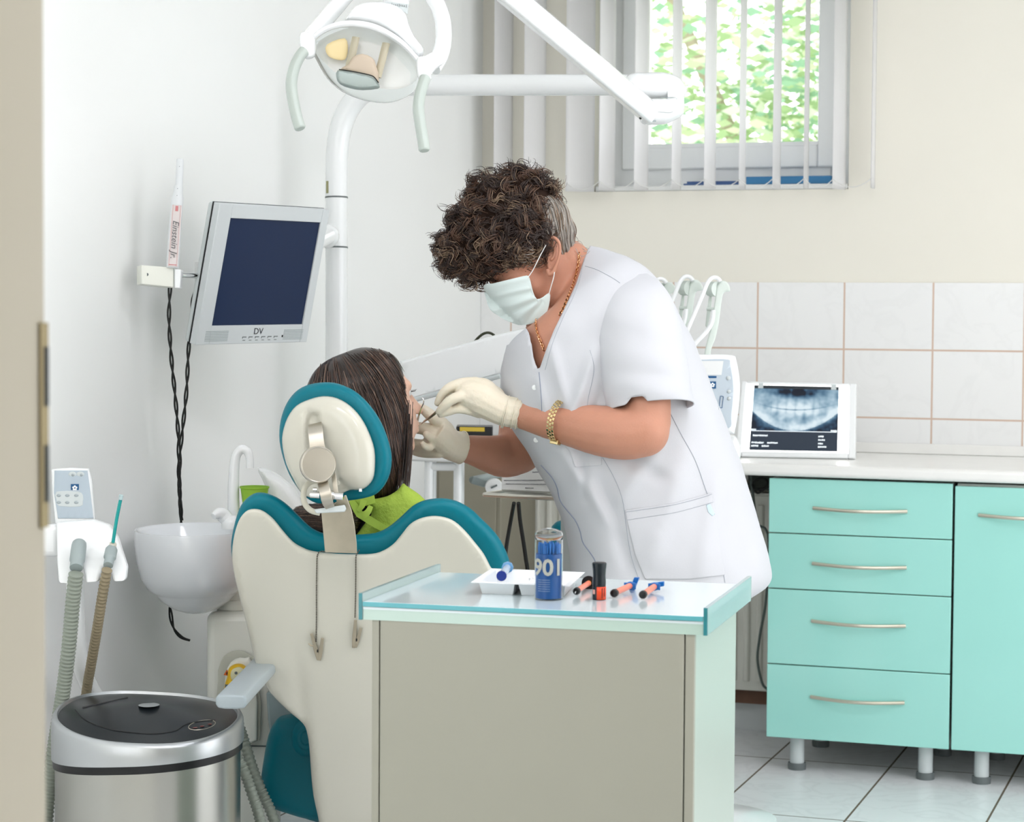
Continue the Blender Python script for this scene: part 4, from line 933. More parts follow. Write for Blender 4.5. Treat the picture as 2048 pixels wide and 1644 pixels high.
mb = MB(); slabpx(mb, [(771, 3), (817, 8), (815, 28), (803, 20), (771, 12)], DL+.035, .004); sc_ = mb.build('scale_plate', greyl, hub)
mb = MB()
for i in range(9): x = 784+3.6*i; mb.obox(P(x, 9+i*.4, DL+.0345), RT*.0005, UP*(.003 if i % 4 == 0 else .0018), N*.0004)
mb.build('scale_marks', greyd, sc_)
# back housing
mb = MB(); puff(mb, [(690, 45), (697, 30), (712, 14), (735, 6), (765, 6), (795, 14), (812, 30), (818, 50), (830, 75), (848, 100), (838, 118), (815, 100), (790, 76), (755, 56), (720, 48)], DL+.03, .035, .05, 16, 8, k=3); mb.build('lamp_housing', enamel, ol, smooth=50)
# rim of the shield: arc
rim = [(618, 92), (634, 72), (660, 56), (700, 48), (745, 54), (785, 74), (815, 98), (838, 126)]
mb = MB(); mb.tube(smooth_path(W3([(x, y, DL-.01+.0002*abs(x-730)) for x, y in rim]), 5), [.0075]*36, 12, flat=1.5, hint=FWD); mb.build('rim', white, ol)
# clear front shield
shm = mat('shield_clear', (246, 250, 250), .05, trans=1, ior=1.08)
mb = MB(); puff(mb, [(622, 92), (640, 70), (680, 54), (735, 54), (790, 78), (836, 126), (840, 150), (830, 180), (805, 198), (770, 206), (725, 200), (685, 184), (655, 158), (635, 125)], DL, .030, .035, 40, 9, k=3); sh = mb.build('shield', shm, ol, smooth=60)
# reflector bowl behind
refl = mat('reflector', (255, 252, 244), .3, metal=.0, noise_amt=.1, noise_scale=12)
mb = MB(); puff(mb, [(634, 96), (660, 74), (700, 62), (745, 66), (790, 88), (826, 128), (828, 160), (800, 176), (760, 176), (715, 168), (680, 150), (655, 128)], DL+.028, -.004, .006, 30, 9, k=3); mb.build('reflector', refl, ol, smooth=60)
mb = MB(); puff(mb, [(655, 90), (690, 78), (696, 100), (690, 120), (668, 118), (655, 108)], DL+.016, .003, .002, 10, 7, k=3); mb.build('yellow_reflection', mat('reflection_amber', (246, 222, 168), .3), ol)  # yellow reflection inside the lamp, painted as an amber patch
lh = mat('lamp_fixture_tan', (196, 186, 162), .35); lg = mat('lamp_fixture_grey', (172, 182, 178), .35, metal=.3)
mb = MB(); 
mb.tube(W3([(712, 76, DL+.01), (704, 112, DL+.005), (696, 142, DL)]), .0085, 10, flat=.6); mb.tube(W3([(772, 88, DL+.01), (764, 122, DL+.005), (755, 155, DL)]), .0085, 10, flat=.6); fx = mb.build('bulb_post', lh, ol)
mb = MB(); puff(mb, [(696, 130), (705, 115), (725, 108), (745, 116), (752, 130), (758, 165), (720, 150), (680, 140)], DL-.004, .012, .01, 8, 6, k=2); mb.build('bulb_guard', mat('fixture_peach', (216, 196, 174), .4), fx)
mb = MB(); puff(mb, [(676, 140), (705, 144), (735, 150), (750, 156), (759, 170), (756, 177), (725, 180), (700, 176), (680, 168), (673, 155)], DL-.012, .012, .012, 6, 6, k=2); mb.build('bulb_cover', lg, fx)
mb = MB(); tubepx(mb, [(678, 139, DL-.028), (705, 143, DL-.028), (735, 149, DL-.028), (748, 154, DL-.026), (757, 166, DL-.024)], .0012, seg=6); mb.build('vent_slot', rubber, fx)
# pivots and handles
mb = MB(); puff(mb, [(600, 70), (612, 64), (626, 70), (634, 90), (630, 112), (612, 118), (602, 100)], DL-.005, .014, .016, 7, 6, k=3); mb.build('pivot_block', enamel, ol, smooth=50); mb = MB(); puff(mb, [(834, 116), (850, 112), (866, 104), (886, 104), (888, 125), (872, 138), (862, 150), (862, 160), (838, 158), (832, 140)], DL-.005, .014, .016, 7, 6, k=3); mb.build('pivot_block', enamel, ol, smooth=50)
for l_ in ([(610, 100), (600, 112), (590, 132), (584, 155), (583, 178), (588, 210), (595, 240), (601, 258)], [(852, 152), (845, 172), (839, 195), (837, 220), (841, 250), (846, 280), (849, 302)]):
    mb = MB(); n_ = len(l_); mb.tube(smooth_path(W3([(x, y, DL-.02-.03*i/n_) for i, (x, y) in enumerate(l_)]), 5), [.0085]+[.0115]*(5*(n_-1)-1)+[.0095], 12, flat=1.2, hint=FWD)
    mb.build('handle', grn, ol, bevel=.001)
# ================================================================== MONITOR
mo = thing('monitor', P(500, 700, 5.25), 'silver framed flat monitor with a dark blue blank screen on the pole', 'monitor')
Qm = quad([P(440, 407, 5.0), P(660, 420, 5.25), P(613, 684, 5.295), P(391, 690, 5.045)])
silver = mat('monitor_silver', (212, 218, 220), .35, metal=.15)
mb = MB(); u0, u1, v0, v1 = .115, .935, .098, .865
for a in ((0, u0, 0, 1), (u1, 1, 0, 1), (u0, u1, 0, v0), (u0, u1, v1, 1)): qbox(mb, Qm, *a, 0, .022)
qbox(mb, Qm, u0, u1, v0, v1, .006, .022); mb.build('bezel', silver, mo, bevel=.0012)
mbz = mo.children[0]
qbox(MB(), Qm, u0, u1, v0, v1, .0040, .0058).build('screen', mat('screen_navy', (30, 46, 78), .3, spec=.22), mo)
qbox(MB(), Qm, -.002, 1.002, -.002, 1.002, .0222, .026).build('back_seam', black, mo)
qbox(MB(), Qm, .0, 1, 0, 1, .0262, .045).build('back_shell', greyl, mo, bevel=.008)
mb = MB()
for a, b in ((.07, .27), (.77, .95)):
    for i in range(7): qbox(mb, Qm, a, b, .903+.0115*i, .907+.0115*i, -.0006, .0002)
mb.build('speaker_grille', greyp, mbz)
dvu = Qm(1, .5)-Qm(0, .5); dvv = Qm(.5, 0)-Qm(.5, 1)
text('logo', 'DV', mat('logo_dark', (50, 54, 62), .4), mbz, Qm(.535, .912, -.0005), dvu, dvv, .0215, .0003, shear=.0)
mb = MB()
for i in range(6): x = .40+.057*i; qbox(mb, Qm, x, x+.035, .948, .954, -.0006, 0); qbox(mb, Qm, x, x+.004, .948, .962, -.0006, 0); qbox(mb, Qm, x+.006, x+.028, .973, .977, -.0006, 0)
mb.build('button_marks', greyd, mbz); mb = MB(); qbox(mb, Qm, .757, .767, .942, .958, -.0008, 0); mb.build('power_light', rubber, mbz)
MB().ball(P(655, 472, 5.66), .031, 20, 14).build('ball_joint', enamel, mo)
mb = MB(); tubepx(mb, [(655, 472, 5.64), (600, 500, 5.45), (540, 540, 5.30)], .022, seg=16); mb.build('mounting_arm', enamel, mo)
mb = MB(); slabpx(mb, [(389, 522), (470, 522), (470, 618), (389, 618)], 5.16, .02); pl = mb.build('bracket_plate', whitem, mo, bevel=.002)
mb = MB(); tubepx(mb, [(362, 550, 5.0), (400, 551, 5.06), (450, 553, 5.15)], .0065, seg=14); mb.build('rod', chrome, mo)
mb = MB(); tubepx(mb, [(404, 600, 5.10), (400, 618, 5.10), (396, 628, 5.09), (390, 624, 5.09), (389, 617, 5.09)], .0016, seg=6); mb.build('wire_hook', rubber, mo)
ch = thing('camera_holder', P(322, 575, 4.99), 'white square block holder on a rod left of the monitor', 'holder')
Qh = quad([P(283, 530, 4.96), P(348, 535, 4.99), P(348, 575, 4.99), P(283, 568, 4.96)])
mb = MB(); qbox(mb, Qh, 0, 1, 0, 1, 0, .045); mb.build('block', mat('holder_ivory', (236, 238, 228), .4), ch, bevel=.002)
mb = MB(); slabpx(mb, [(349, 537), (362, 539), (360, 576), (349, 576)], 4.985, .04); mb.build('clamp_plate', white, ch, bevel=.002)
MB().lathe(P(294, 549, 4.9655), N, [(0, -.003), (.0035, -.003), (.0036, .0005), (.003, .0005)], 14).build('screw_hole', greyd, ch)
ic = thing('intraoral_camera', P(345, 537, 5.0), 'slim white wand with a pink edged label standing in the holder', 'dental camera')
cw = mat('wand_white', (226, 230, 232), .3); pkm = mat('label_pink', (222, 214, 212), .35); red = mat('line_red', (206, 130, 132), .4)
DC = 4.985; Wn = lambda l: W3(l, DC)
cam_r = [(360, 318, 7), (360, 322, 7.4), (358, 370, 7.6), (357, 372, 9), (356, 385, 9.5), (355, 395, 12), (354, 406, 12.5), (349, 470, 12.8), (345, 536, 13)]
mb = MB(); mb.tube([P(x, y, DC+.004) for x, y, r_ in cam_r], [r_*DC/F for *_, r_ in cam_r], 20, flat=.8, hint=FWD); cb = mb.build('body', cw, ic)
pa_, pb_ = P(354, 410, DC-.0115), P(345, 533, DC-.0115); axc = (pb_-pa_).normalized(); sdc = axc.cross(FWD).normalized()
mb = MB(); mb.obox((pa_+pb_)/2+FWD*.0015, (pb_-pa_)/2, sdc*.0115, FWD*.0005); lb2 = mb.build('label', pkm, cb)
mb = MB()
for s in (-1, 1): mb.obox((pa_+pb_)/2+sdc*s*.0085+FWD*.0006, (pb_-pa_)/2, sdc*.00018, FWD*.0003)
mb.obox(pb_-axc*.004+FWD*.0006, axc*.0009, sdc*.009, FWD*.0003); mb.obox(pa_+axc*.008+FWD*.0006, axc*.006, sdc*.0032, FWD*.0004); mb.build('red_lines', red, lb2)
text('writing', 'Einstein Jr.', mat('print_grey_dark', (110, 110, 112), .5), lb2, (pa_*.44+pb_*.56)+N*.0005, axc, -sdc if False else sdc, .0205, .0002, shear=.25)
mb = MB()
for x, y in ((359, 333), (355, 377), (354, 391)): mb.ell(P(x, y, DC-.006), RT*.0009, UP*.0009, N*.001, 8, 4)
mb.build('dimple', greyd, cb)
def twisted(name, lst, label, r=.0024, tw=.003, turns=9.):
    p = smooth_path(W3(lst), 14); mb = MB(); acc = [0]
    for i in range(1, len(p)): acc.append(acc[-1]+(p[i]-p[i-1]).length)
    for s in (0, PI): mb.tube([q+(RT*math.cos(acc[i]/.055*PI+s)+FWD*math.sin(acc[i]/.055*PI+s))*tw for i, q in enumerate(p)], r, 7)
    return tag(mb.build(name, rubber), label, 'cable')
twisted('cable', [(340, 576, 5.0), (338, 640, 5.0), (343, 720, 5.02), (351, 800, 5.05), (357, 880, 5.08), (358, 960, 5.12), (362, 1030, 5.17), (360, 1100, 5.22), (342, 1200, 5.2), (341, 1225, 5.19), (347, 1255, 5.18), (362, 1274, 5.17), (380, 1281, 5.17)], 'twisted black cable hanging from the white wand holder down behind the bowl')
twisted('cable', [(396, 560, 5.12), (388, 590, 5.10), (384, 620, 5.10), (377, 700, 5.10), (373, 780, 5.10), (366, 850, 5.11), (360, 910, 5.13), (359, 980, 5.16), (363, 1040, 5.2)], 'twisted black cable hanging from behind the monitor to the left cable')
# ================================================================== DENTAL CHAIR
dc = thing('dental_chair', (*P(700, 1500, 4.85).xy, 0), 'teal upholstered dental chair with cream shells seen from behind', 'dental chair')
bk = tilt(4.40, 700, 1000, 0, .00050)
outer = [(673, 1072), (644, 1069), (619, 1058), (598, 1039), (573, 1014), (548, 996), (523, 987), (502, 989), (481, 1006), (469, 1031), (459, 1072), (457, 1105), (465, 1150), (476, 1195), (490, 1251), (502, 1303), (517, 1346), (536, 1378), (565, 1416), (600, 1450), (616, 1480), (620, 1540), (628, 1600), (640, 1660), (650, 1720), (850, 1720), (858, 1660), (866, 1600), (876, 1500), (900, 1440), (940, 1390), (975, 1330), (1000, 1260), (1017, 1190), (1020, 1140), (1017, 1118), (1002, 1085), (985, 1062), (964, 1041), (939, 1018), (910, 1003), (881, 998), (848, 1002), (823, 1014), (798, 1037), (773, 1057), (748, 1068), (711, 1071.5)]
inner = [(673, 1107), (627, 1102), (606, 1095), (586, 1083), (565, 1060), (548, 1039), (531, 1024.5), (515, 1018), (496, 1020), (481, 1035), (471, 1060), (465, 1093), (465, 1126), (471, 1160), (482, 1205), (494, 1251), (509, 1318), (521, 1351), (540, 1384), (575, 1420), (606, 1447), (615, 1470), (619, 1501), (622, 1545), (627, 1592), (639, 1650), (645, 1715), (852, 1715), (858, 1660), (864, 1600), (874, 1505), (895, 1440), (930, 1385), (962, 1325), (985, 1260), (996, 1190), (992, 1150), (981, 1133), (968, 1108), (952, 1087), (931, 1062), (910, 1043), (889, 1034), (864, 1031.6), (839, 1037), (819, 1049), (802, 1070), (785, 1089), (760, 1103.6), (731, 1108)]
mb = MB(); puff(mb, outer, lambda x, y: bk(x, y)-N*.045, .034, .045, 20, 12, k=3); pad = mb.build('backrest_cushion', teal, dc, smooth=60)
def crease(x, y):     # soft vertical fold line of the shell
    t = (y-1230)/400; xx = 585+45*t; d = abs(x-xx); return -.004*math.exp(-(d/10)**2)*max(0, min(1, (y-1230)/120))
mb = MB(); puff(mb, inner, bk, .014, .02, 9, 12, k=3, extra=crease); shell = mb.build('backrest_shell', cream, dc, smooth=60)
# headrest
hd = tilt(4.40, 670, 880, -.0003, .0001)
ho = [(647, 764), (674, 767), (706, 781), (733, 805), (755, 835), (770, 867), (779.5, 899), (781.5, 921), (778, 948), (767, 972), (749, 990), (722, 998.5), (690, 1003), (650, 1008), (628, 1007), (610, 997), (593, 979), (575, 950), (563, 918), (555.5, 883), (556, 851), (563, 822), (575, 798), (593, 779), (617, 768)]
hi = [(647, 792), (674, 796), (700, 811), (722, 835), (738, 865), (749, 899), (750, 934), (746, 958), (733, 974), (718, 980), (700, 980), (680, 988), (640, 996), (607, 990), (588, 961), (573, 929), (565, 894), (565, 867), (575, 835), (593, 811), (620, 798)]
mb = MB(); puff(mb, ho, lambda x, y: hd(x, y)-N*.035, .026, .045, 18, 9, k=3); mb.build('headrest_cushion', teal, dc, smooth=60)
chan = [(613, 824), (641, 824), (645, 850), (655, 885), (672, 915), (684, 955), (706, 978), (700, 1010), (600, 1010), (600, 985), (618, 960), (614, 900), (612, 860)]
cA = np.array(chan, float)
def channel(x, y):
    if not inside((x, y), chan): return 0
    return -.016*min(1, distpoly([(x, y)], chan)[0]/5)
mb = MB(); puff(mb, hi, hd, .030, .01, 38, 5, k=3, extra=channel); hs = mb.build('headrest_shell', cream, dc, smooth=70)
mb = MB(); mb.obox(P(721, 980, 4.385), RT*.0028, UP*.0032, N*.004); mb.build('clip', white, hs)
MB().lathe(P(675, 966, 4.377), N, [(.0, 0), (.0055, 0), (.0048, .003), (0, .003)], 16).build('screw_cap', cream, hs)
# steel bracket
DB = 4.33
br = MB().lathe(P(634, 929, DB), (N+RT*.34), [(0, 0), (.0345, 0), (.0365, .002), (.0365, .012), (.034, .0145), (.033, .0138), (0, .0142)], 48).build('lock_knob', steel, dc, smooth=30)
mb = MB()
def strap(mb, pts, hw, th=.002):
    p = smooth_path(W3(pts), 4); hwv = smooth_vals(hw, 4); rg = []
    for i, q in enumerate(p):
        t = (p[min(i+1, len(p)-1)]-p[max(i-1, 0)]).normalized(); sx = t.cross(FWD).normalized(); nn = sx.cross(t).normalized()
        h = hwv[i]*4.35/F; rg.append([q-sx*h-nn*th, q+sx*h-nn*th, q+sx*h+nn*th, q-sx*h+nn*th])
    mb.loft(rg)
strap(mb, [(630, 848, 4.378), (631, 862, 4.355), (634, 890, 4.345), (636, 905, 4.345)], [14, 15, 15, 16])
mb.build('upper_link', steel, dc, bevel=.0008)
mb = MB(); strap(mb, [(643, 955, 4.345), (648, 975, 4.32), (652, 990, 4.312), (655, 1004, 4.318), (660, 1014, 4.335)], [11, 11, 11.5, 11, 9], .0025)
strap(mb, [(662, 930, 4.36), (668, 955, 4.355), (672, 985, 4.35), (678, 1000, 4.35)], [6, 5, 5, 5], .002); mb.build('lower_link', steel, dc, bevel=.0008)
mb = MB(); mb.tube([P(621, 989, 4.335), P(640, 990, 4.333)], .0072, 18); mb.tube([P(662, 991, 4.330), P(668, 991.5, 4.330)], [.0095, .0095], 18); mb.tube([P(668, 991.5, 4.33), P(687, 993, 4.328)], .0075, 18); mb.tube([P(626, 979, 4.34), P(634, 979, 4.34)], .004, 10); mb.build('pivot_pin', chrome, dc)
mb = MB(); ring = [(640, 962, 4.35), (622, 964, 4.345), (610, 975, 4.342), (607, 992, 4.342), (610, 1008, 4.342), (622, 1021, 4.342), (640, 1026, 4.342)]
mb.tube(smooth_path(W3(ring), 5), .0042, 10, flat=1.4); mb.build('release_lever', mat('lever_beige', (196, 194, 178), .35), dc)
mb = MB(); slabpx(mb, [(628, 1019), (689, 1010), (692, 1018), (689, 1024), (632, 1027)], 4.335, .012); mb.build('hinge_plate', greyl, dc, bevel=.002)
pl = [(642, 1020), (650, 1105), (714, 1107), (713, 1085), (709, 1050), (703, 1020), (692, 990), (684, 992), (676, 1000), (664, 1012)]
mb = MB(); mb.prism([P(x, y, 4.352+(y-990)*.0002) for x, y in pl], FWD*.006); stp = mb.build('support_plate', mat('worn_steel', (186, 178, 160), .42, metal=1, noise_amt=.35, noise_scale=14), dc, bevel=.001)
# seat side, armrest, base
mb = MB(); puff(mb, [(568, 1432), (550, 1444), (537, 1470), (528, 1515), (522, 1560), (523, 1592), (533, 1609), (550, 1617), (580, 1627), (612, 1636), (660, 1644), (860, 1640), (900, 1560), (890, 1450), (800, 1425), (640, 1425)], 4.86, .05, .10, 26, 14, k=3); st_ = mb.build('seat_cushion', teal, dc, smooth=60)
mb = MB()
for rr_, dd_ in ((26, 0), (18, .004), (10, .008)): mb.lathe(P(612, 1476, 4.805-dd_), N, [(0, 0), ((rr_+3)*4.8/F, 0), (rr_*4.8/F, .004), (rr_*4.8/F*.9, .006), (0, .006)], 36, sx=1, sy=1.3, hint=UP)
mb.build('hinge_disc', teal, st_)
mb = MB(); slabpx(mb, [(532, 1385), (548, 1380), (640, 1470), (640, 1500), (545, 1500), (536, 1440)], 4.95, .05); mb.build('side_cover', mat('blue_grey_cover', (150, 166, 168), .45), dc, bevel=.005)
a, b = P(462, 1404, 4.18), P(556, 1330, 4.80); b.z = a.z; axr = (b-a).normalized(); sr = axr.cross(V((0, 0, 1))).normalized()
rg = []
for t, k in ((-.004, .86), (0, .97), (.006, 1), (.5, 1), (1, 1)):
    c = a.lerp(b, t); w_, h_ = .030*k, .0135*k
    rg.append([c+sr*w_*cx_+V((0, 0, 1))*h_*cz_ for cx_, cz_ in ((-1, -.35), (-.86, -.85), (-.4, -1), (.4, -1), (.86, -.85), (1, -.35), (1, .5), (.88, .9), (.6, 1), (-.6, 1), (-.88, .9), (-1, .5))])
mb = MB(); mb.loft(rg); arm_ = mb.build('armrest', mat('armrest_grey', (164, 176, 181), .35, coat=.3), dc, smooth=50, bevel=.003)
mb = MB(); mb.tube([b-axr*.03, b+RT*.06+FWD*.05-V((0, 0, .02))], .012, 12); mb.build('armrest_bracket', greyl, dc)
# seat running away from the viewer, base
_c = _y-math.radians(8); dirY = V((-math.sin(_c), math.cos(_c), 0)).normalized(); dX = V((math.cos(_c), math.sin(_c), 0)); sc0 = P(755, 1500, 4.95)
seat_o = lambda x, y, z: V((sc0.x, sc0.y, 0))+dX*x+dirY*y+V((0, 0, z))
mb = MB(); rg = []
for y, w_, z, h_ in ((0, .21, .46, .05), (.1, .22, .45, .055), (.5, .22, .47, .05), (.62, .21, .47, .045), (.85, .18, .43, .04), (1.05, .16, .41, .035), (1.1, .12, .41, .02)):
    rg.append([seat_o(w_*cx_, y, z+h_*cz_) for cx_, cz_ in ((-1, -.3), (-.85, -.9), (0, -1), (.85, -.9), (1, -.3), (1, .3), (.85, .9), (0, .8), (-.85, .9), (-1, .3))])
mb.loft(rg); mb.build('seat', teal, dc, smooth=60)
mb = MB(); mb.box((-.16, .1, .12), (.16, .55, .385), lambda v: seat_o(v.x, v.y, v.z)); mb.build('lift_column', enamel, dc, bevel=.03, bseg=3)
mb = MB(); mb.box((-.24, -.05, 0), (.24, .85, .07), lambda v: seat_o(v.x, v.y, v.z)); mb.build('base_plate', enamel, dc, bevel=.02, bseg=3)
mb = MB(); mb.tube([bk(750, 1500)-N*.07, seat_o(0, .12, .36)], .045, 14); mb.build('recline_arm', enamel, dc)
# ------------------------------------------------------------------ bib chain
bc_ = thing('bib_chain', P(675, 1105, 4.32), 'silver bead chain with two metal clips draped over the chair back', 'bib chain')
bs_ = bvh_of(shell); nick2 = mat('bead_metal', (92, 88, 78), .4, metal=.7); nick = mat('nickel', (176, 166, 146), .35, metal=.9)
def surf(x, y, off=.003): return hit(bs_, x, y, off) or bk(x, y)+N*.02
for l_ in ([(648, 1103), (641, 1103), (636, 1108), (634, 1120), (633, 1180), (633, 1240), (632, 1284)], [(718, 1101), (715, 1106), (712, 1115), (711.5, 1160), (711, 1200), (710, 1236)]):
    pts = smooth_path([P(x, y, dep(surf(x, max(y, 1115)))-.001) for x, y in l_], 12); mb = MB(); acc = 0; last = pts[0]; step = .0040; out = [pts[0]]
    for i in range(1, len(pts)):
        seg = (pts[i]-pts[i-1]); L = seg.length; 
        while acc+L >= step:
            f = (step-acc)/L if L else 0; q_ = pts[i-1]+seg*f; out.append(q_); seg = pts[i]-q_; L = seg.length; pts[i-1] = q_; acc = 0
        acc += L
    for q_ in out: mb.ell(q_, (.0017, 0, 0), (0, .0017, 0), (0, 0, .0017), 7, 5)
    mb.build('bead_strand', nick2, bc_)
def clip(A, B, C_, D_, hole):
    """two flat jaws: each from tail to tip"""
    mb = MB()
    for s, e, w_ in ((A, C_, 4.2), (B, D_, 4.2)):
        p0 = P(*s, dep(surf(*s))-.004); p1 = P(*e, dep(surf(*e))-.003); ax = (p1-p0).normalized(); sd = ax.cross(FWD).normalized(); k = w_*4.33/F
        mb.loft([[p0+ax*(p1-p0).length*t+sd*k*a*f+N*b*.0022 for a, b in ((-1, -1), (1, -1), (1, 1), (-1, 1))] for t, f in ((0, .75), (.35, .8), (.5, 1.0), (.8, .9), (1, .7))])
    m_ = mb.build('clip', nick, bc_, bevel=.0005)
    MB().obox(P(*hole, dep(surf(*hole))-.0068), RT*.0012, UP*.0028, N*.0012).build('rivet', rubber, m_)
clip((623, 1267), (645, 1276), (637, 1320), (639, 1321), (635, 1302))
clip((711, 1240), (722, 1256), (707, 1296), (711, 1295), (713, 1280))
mb = MB(); tubepx(mb, [(617, 1287, 4.335), (622, 1291, 4.333), (627, 1292, 4.333)], [.0015, .0018, .0015], seg=8); mb.build('clip_spring', nick, bc_)
# ================================================================== PEOPLE
skinD = mat('skin_tanned', (194, 139, 114), .5, sss=.12, noise_amt=.06, noise_scale=30, bump=.08, bump_scale=220)
skinP = mat('skin_fair', (236, 196, 172), .5, sss=.15, noise_amt=.04, noise_scale=25)
tunicm = mat('tunic_white', (204, 206, 210), .8, bump=.04, bump_scale=500)
seamm = mat('seam_grey', (172, 178, 186), .8)
glove = mat('glove_latex', (228, 219, 198), .45, sss=.1, bump=.12, bump_scale=140)
maskm = mat('mask_mint', (222, 236, 234), .75, bump=.03, bump_scale=400)
gold = mat('gold', (226, 172, 128), .22, metal=1)
def SP(d): return d/F
def ringpx(A, B, d, h, n=40, e=2.0, rot=0):
    """closed ring through two silhouette pixels, h metres deep in front of and behind its axis"""
    a = P(A[0], A[1], d); b = P(B[0], B[1], d); c = (a+b)/2; u = (b-a)/2; out = []
    for k in range(n):
        t = 2*PI*k/n; ct, st_ = math.cos(t), math.sin(t)
        out.append(c+u*math.copysign(abs(ct)**(2/e), ct)+N*(h*math.copysign(abs(st_)**(2/e), st_)))
    return out
def blend(rings, k=4):
    n = len(rings[0]); cols = [smooth_path([r[i] for r in rings], k) for i in range(n)]
    return [[cols[i][j] for i in range(n)] for j in range(len(cols[0]))]
# ------------------------------------------------------------------ standing person
dn = thing('person', (*P(1350, 1400, 4.78).xy, 0), 'standing person in a white tunic, face mask and gloves bending over the seated patient', 'person')
T_ = [  # front px, back px, depth, half depth, exponent
 ((1076, 668), (1180, 492), 4.80, .075, 2.0),
 ((1050, 668), (1224, 503), 4.79, .120, 2.1),
 ((1026, 678), (1262, 520), 4.78, .165, 2.3),
 ((1006, 712), (1318, 564), 4.77, .195, 2.4),
 ((1002, 765), (1366, 640), 4.77, .205, 2.4),
 ((1006, 815), (1398, 715), 4.77, .205, 2.3),
 ((1022, 858), (1428, 790), 4.77, .200, 2.3),
 ((1050, 900), (1458, 868), 4.77, .195, 2.3),
 ((1076, 945), (1486, 945), 4.77, .192, 2.3),
 ((1102, 992), (1508, 1020), 4.77, .195, 2.3),
 ((1124, 1045), (1528, 1085), 4.77, .203, 2.3),
 ((1136, 1095), (1541, 1140), 4.77, .212, 2.3),
 ((1140, 1150), (1532, 1168), 4.77, .214, 2.3),
 ((1142, 1215), (1500, 1190), 4.77, .212, 2.3)]
NR = 160
def cloth(rings, amp, sc, seed, mask=None):
    out = []
    for r in rings:
        rr = []
        c = sum(r, V((0, 0, 0)))/len(r)
        for p in r:
            q = p*sc+V((seed, 0, 0)); w_ = amp*(noise.noise(V((q.x, q.y, q.z*.55)))+.5*noise.noise(q*2.3)); rr.append(p+(p-c).normalized()*w_)
        out.append(rr)
    return out
tr_ = blend([ringpx(a, b, d, h, NR, e) for a, b, d, h, e in T_], 10)
def bend(p):
    """tension folds running from the arm pit and the waist of the bent torso"""
    v = p-CAM; d = v.dot(FWD); x = 1024+F*v.dot(RT)/d; y = 822-F*v.dot(UP)/d
    f = 0
    for x0, y0, x1, y1, w_, a in ((1190, 700, 1130, 870, 9, .006), (1205, 770, 1160, 900, 8, -.005), (1075, 760, 1105, 900, 8, .004), (1340, 860, 1240, 1000, 16, .004), (1380, 900, 1300, 1120, 22, .004), (1200, 960, 1260, 1140, 14, -.005), (1120, 900, 1230, 1060, 13, .005), (1230, 900, 1330, 960, 14, -.004), (1450, 900, 1400, 1140, 18, .004), (1160, 880, 1170, 1000, 9, -.005), (1100, 690, 1140, 830, 10, .004)):
        L = math.hypot(x1-x0, y1-y0); t = ((x-x0)*(x1-x0)+(y-y0)*(y1-y0))/L/L; s = abs((x-x0)*(y1-y0)-(y-y0)*(x1-x0))/L
        if -.2 < t < 1.2: f += a*math.exp(-(s/w_)**2)*max(0, 1-abs(2*t-1)**4*.5)*(1 if 0 <= t <= 1 else max(0, 1-abs(t-.5)*2+1))
    return f
rings = cloth(tr_, .006, 8, 3)
front = (N*.9-RT*.1).normalized()
rings = [[p+N*2.5*bend(p)*max(0, (p-sum(r, V((0, 0, 0)))/len(r)).normalized().dot(N)) for p in r] for r in rings]
def toppx(p):
    v = p-CAM; d = v.dot(FWD); return (1024+F*v.dot(RT)/d, 822-F*v.dot(UP)/d)
# neck opening (V) cut out of the cloth on the near and front side
vneck = [(1171, 470), (1168, 488), (1172, 505), (1164, 530), (1152, 568), (1130, 615), (1108, 660), (1092, 700), (1080, 735), (1076, 744), (1066, 715), (1062, 690), (1056, 664), (1048, 650), (1020, 600), (1060, 480)]
me = bpy.data.meshes.new('tunic'); vs = [p for r in rings for p in r]; n = NR; fs = []
for i in range(len(rings)-1):
    for k in range(n): fs.append((i*n+k, i*n+(k+1) % n, (i+1)*n+(k+1) % n, (i+1)*n+k))
cen = [sum(r, V((0, 0, 0)))/n for r in rings]
px_ = [toppx(p) for p in vs]; nearv = [(vs[i]-cen[i//n]).dot(N) > -.02 for i in range(len(vs))]
keep = []
for f in fs:
    m_ = (sum(px_[i][0] for i in f)/4, sum(px_[i][1] for i in f)/4)
    if inside(m_, vneck) and sum(nearv[i] for i in f) >= 2 : continue
    keep.append(f)
used = {}
for f in keep:
    for i in range(4):
        e = tuple(sorted((f[i], f[(i+1) % 4]))); used[e] = used.get(e, 0)+1
bdv = {i for e, c in used.items() if c == 1 for i in e}
vp = np.array(vneck, float)
for i in bdv:
    if i < n or i >= len(vs)-n or not nearv[i]: continue
    x, y = px_[i]; best = None
    for j in range(len(vp)):
        a = vp[j-1]; b = vp[j]; t = max(0, min(1, ((x-a[0])*(b[0]-a[0])+(y-a[1])*(b[1]-a[1]))/((b-a)**2).sum())); q = a+(b-a)*t; dd_ = (q[0]-x)**2+(q[1]-y)**2
        if best is None or dd_ < best[0]: best = (dd_, q)
    if best[0] < 14**2: vs[i] = P(best[1][0], best[1][1], dep(vs[i]))
me.from_pydata([tuple(p) for p in vs], [], keep); tun = link('tunic', me, tunicm, dn, 180)
bm = bmesh.new(); bm.from_mesh(me); bmesh.ops.delete(bm, geom=[v for v in bm.verts if not v.link_faces], context='VERTS'); bmesh.ops.recalc_face_normals(bm, faces=bm.faces); bm.to_mesh(me); bm.free()
BT = bvh_of(tun)
addmod(tun, 'SOLIDIFY', thickness=.0022, offset=-1)
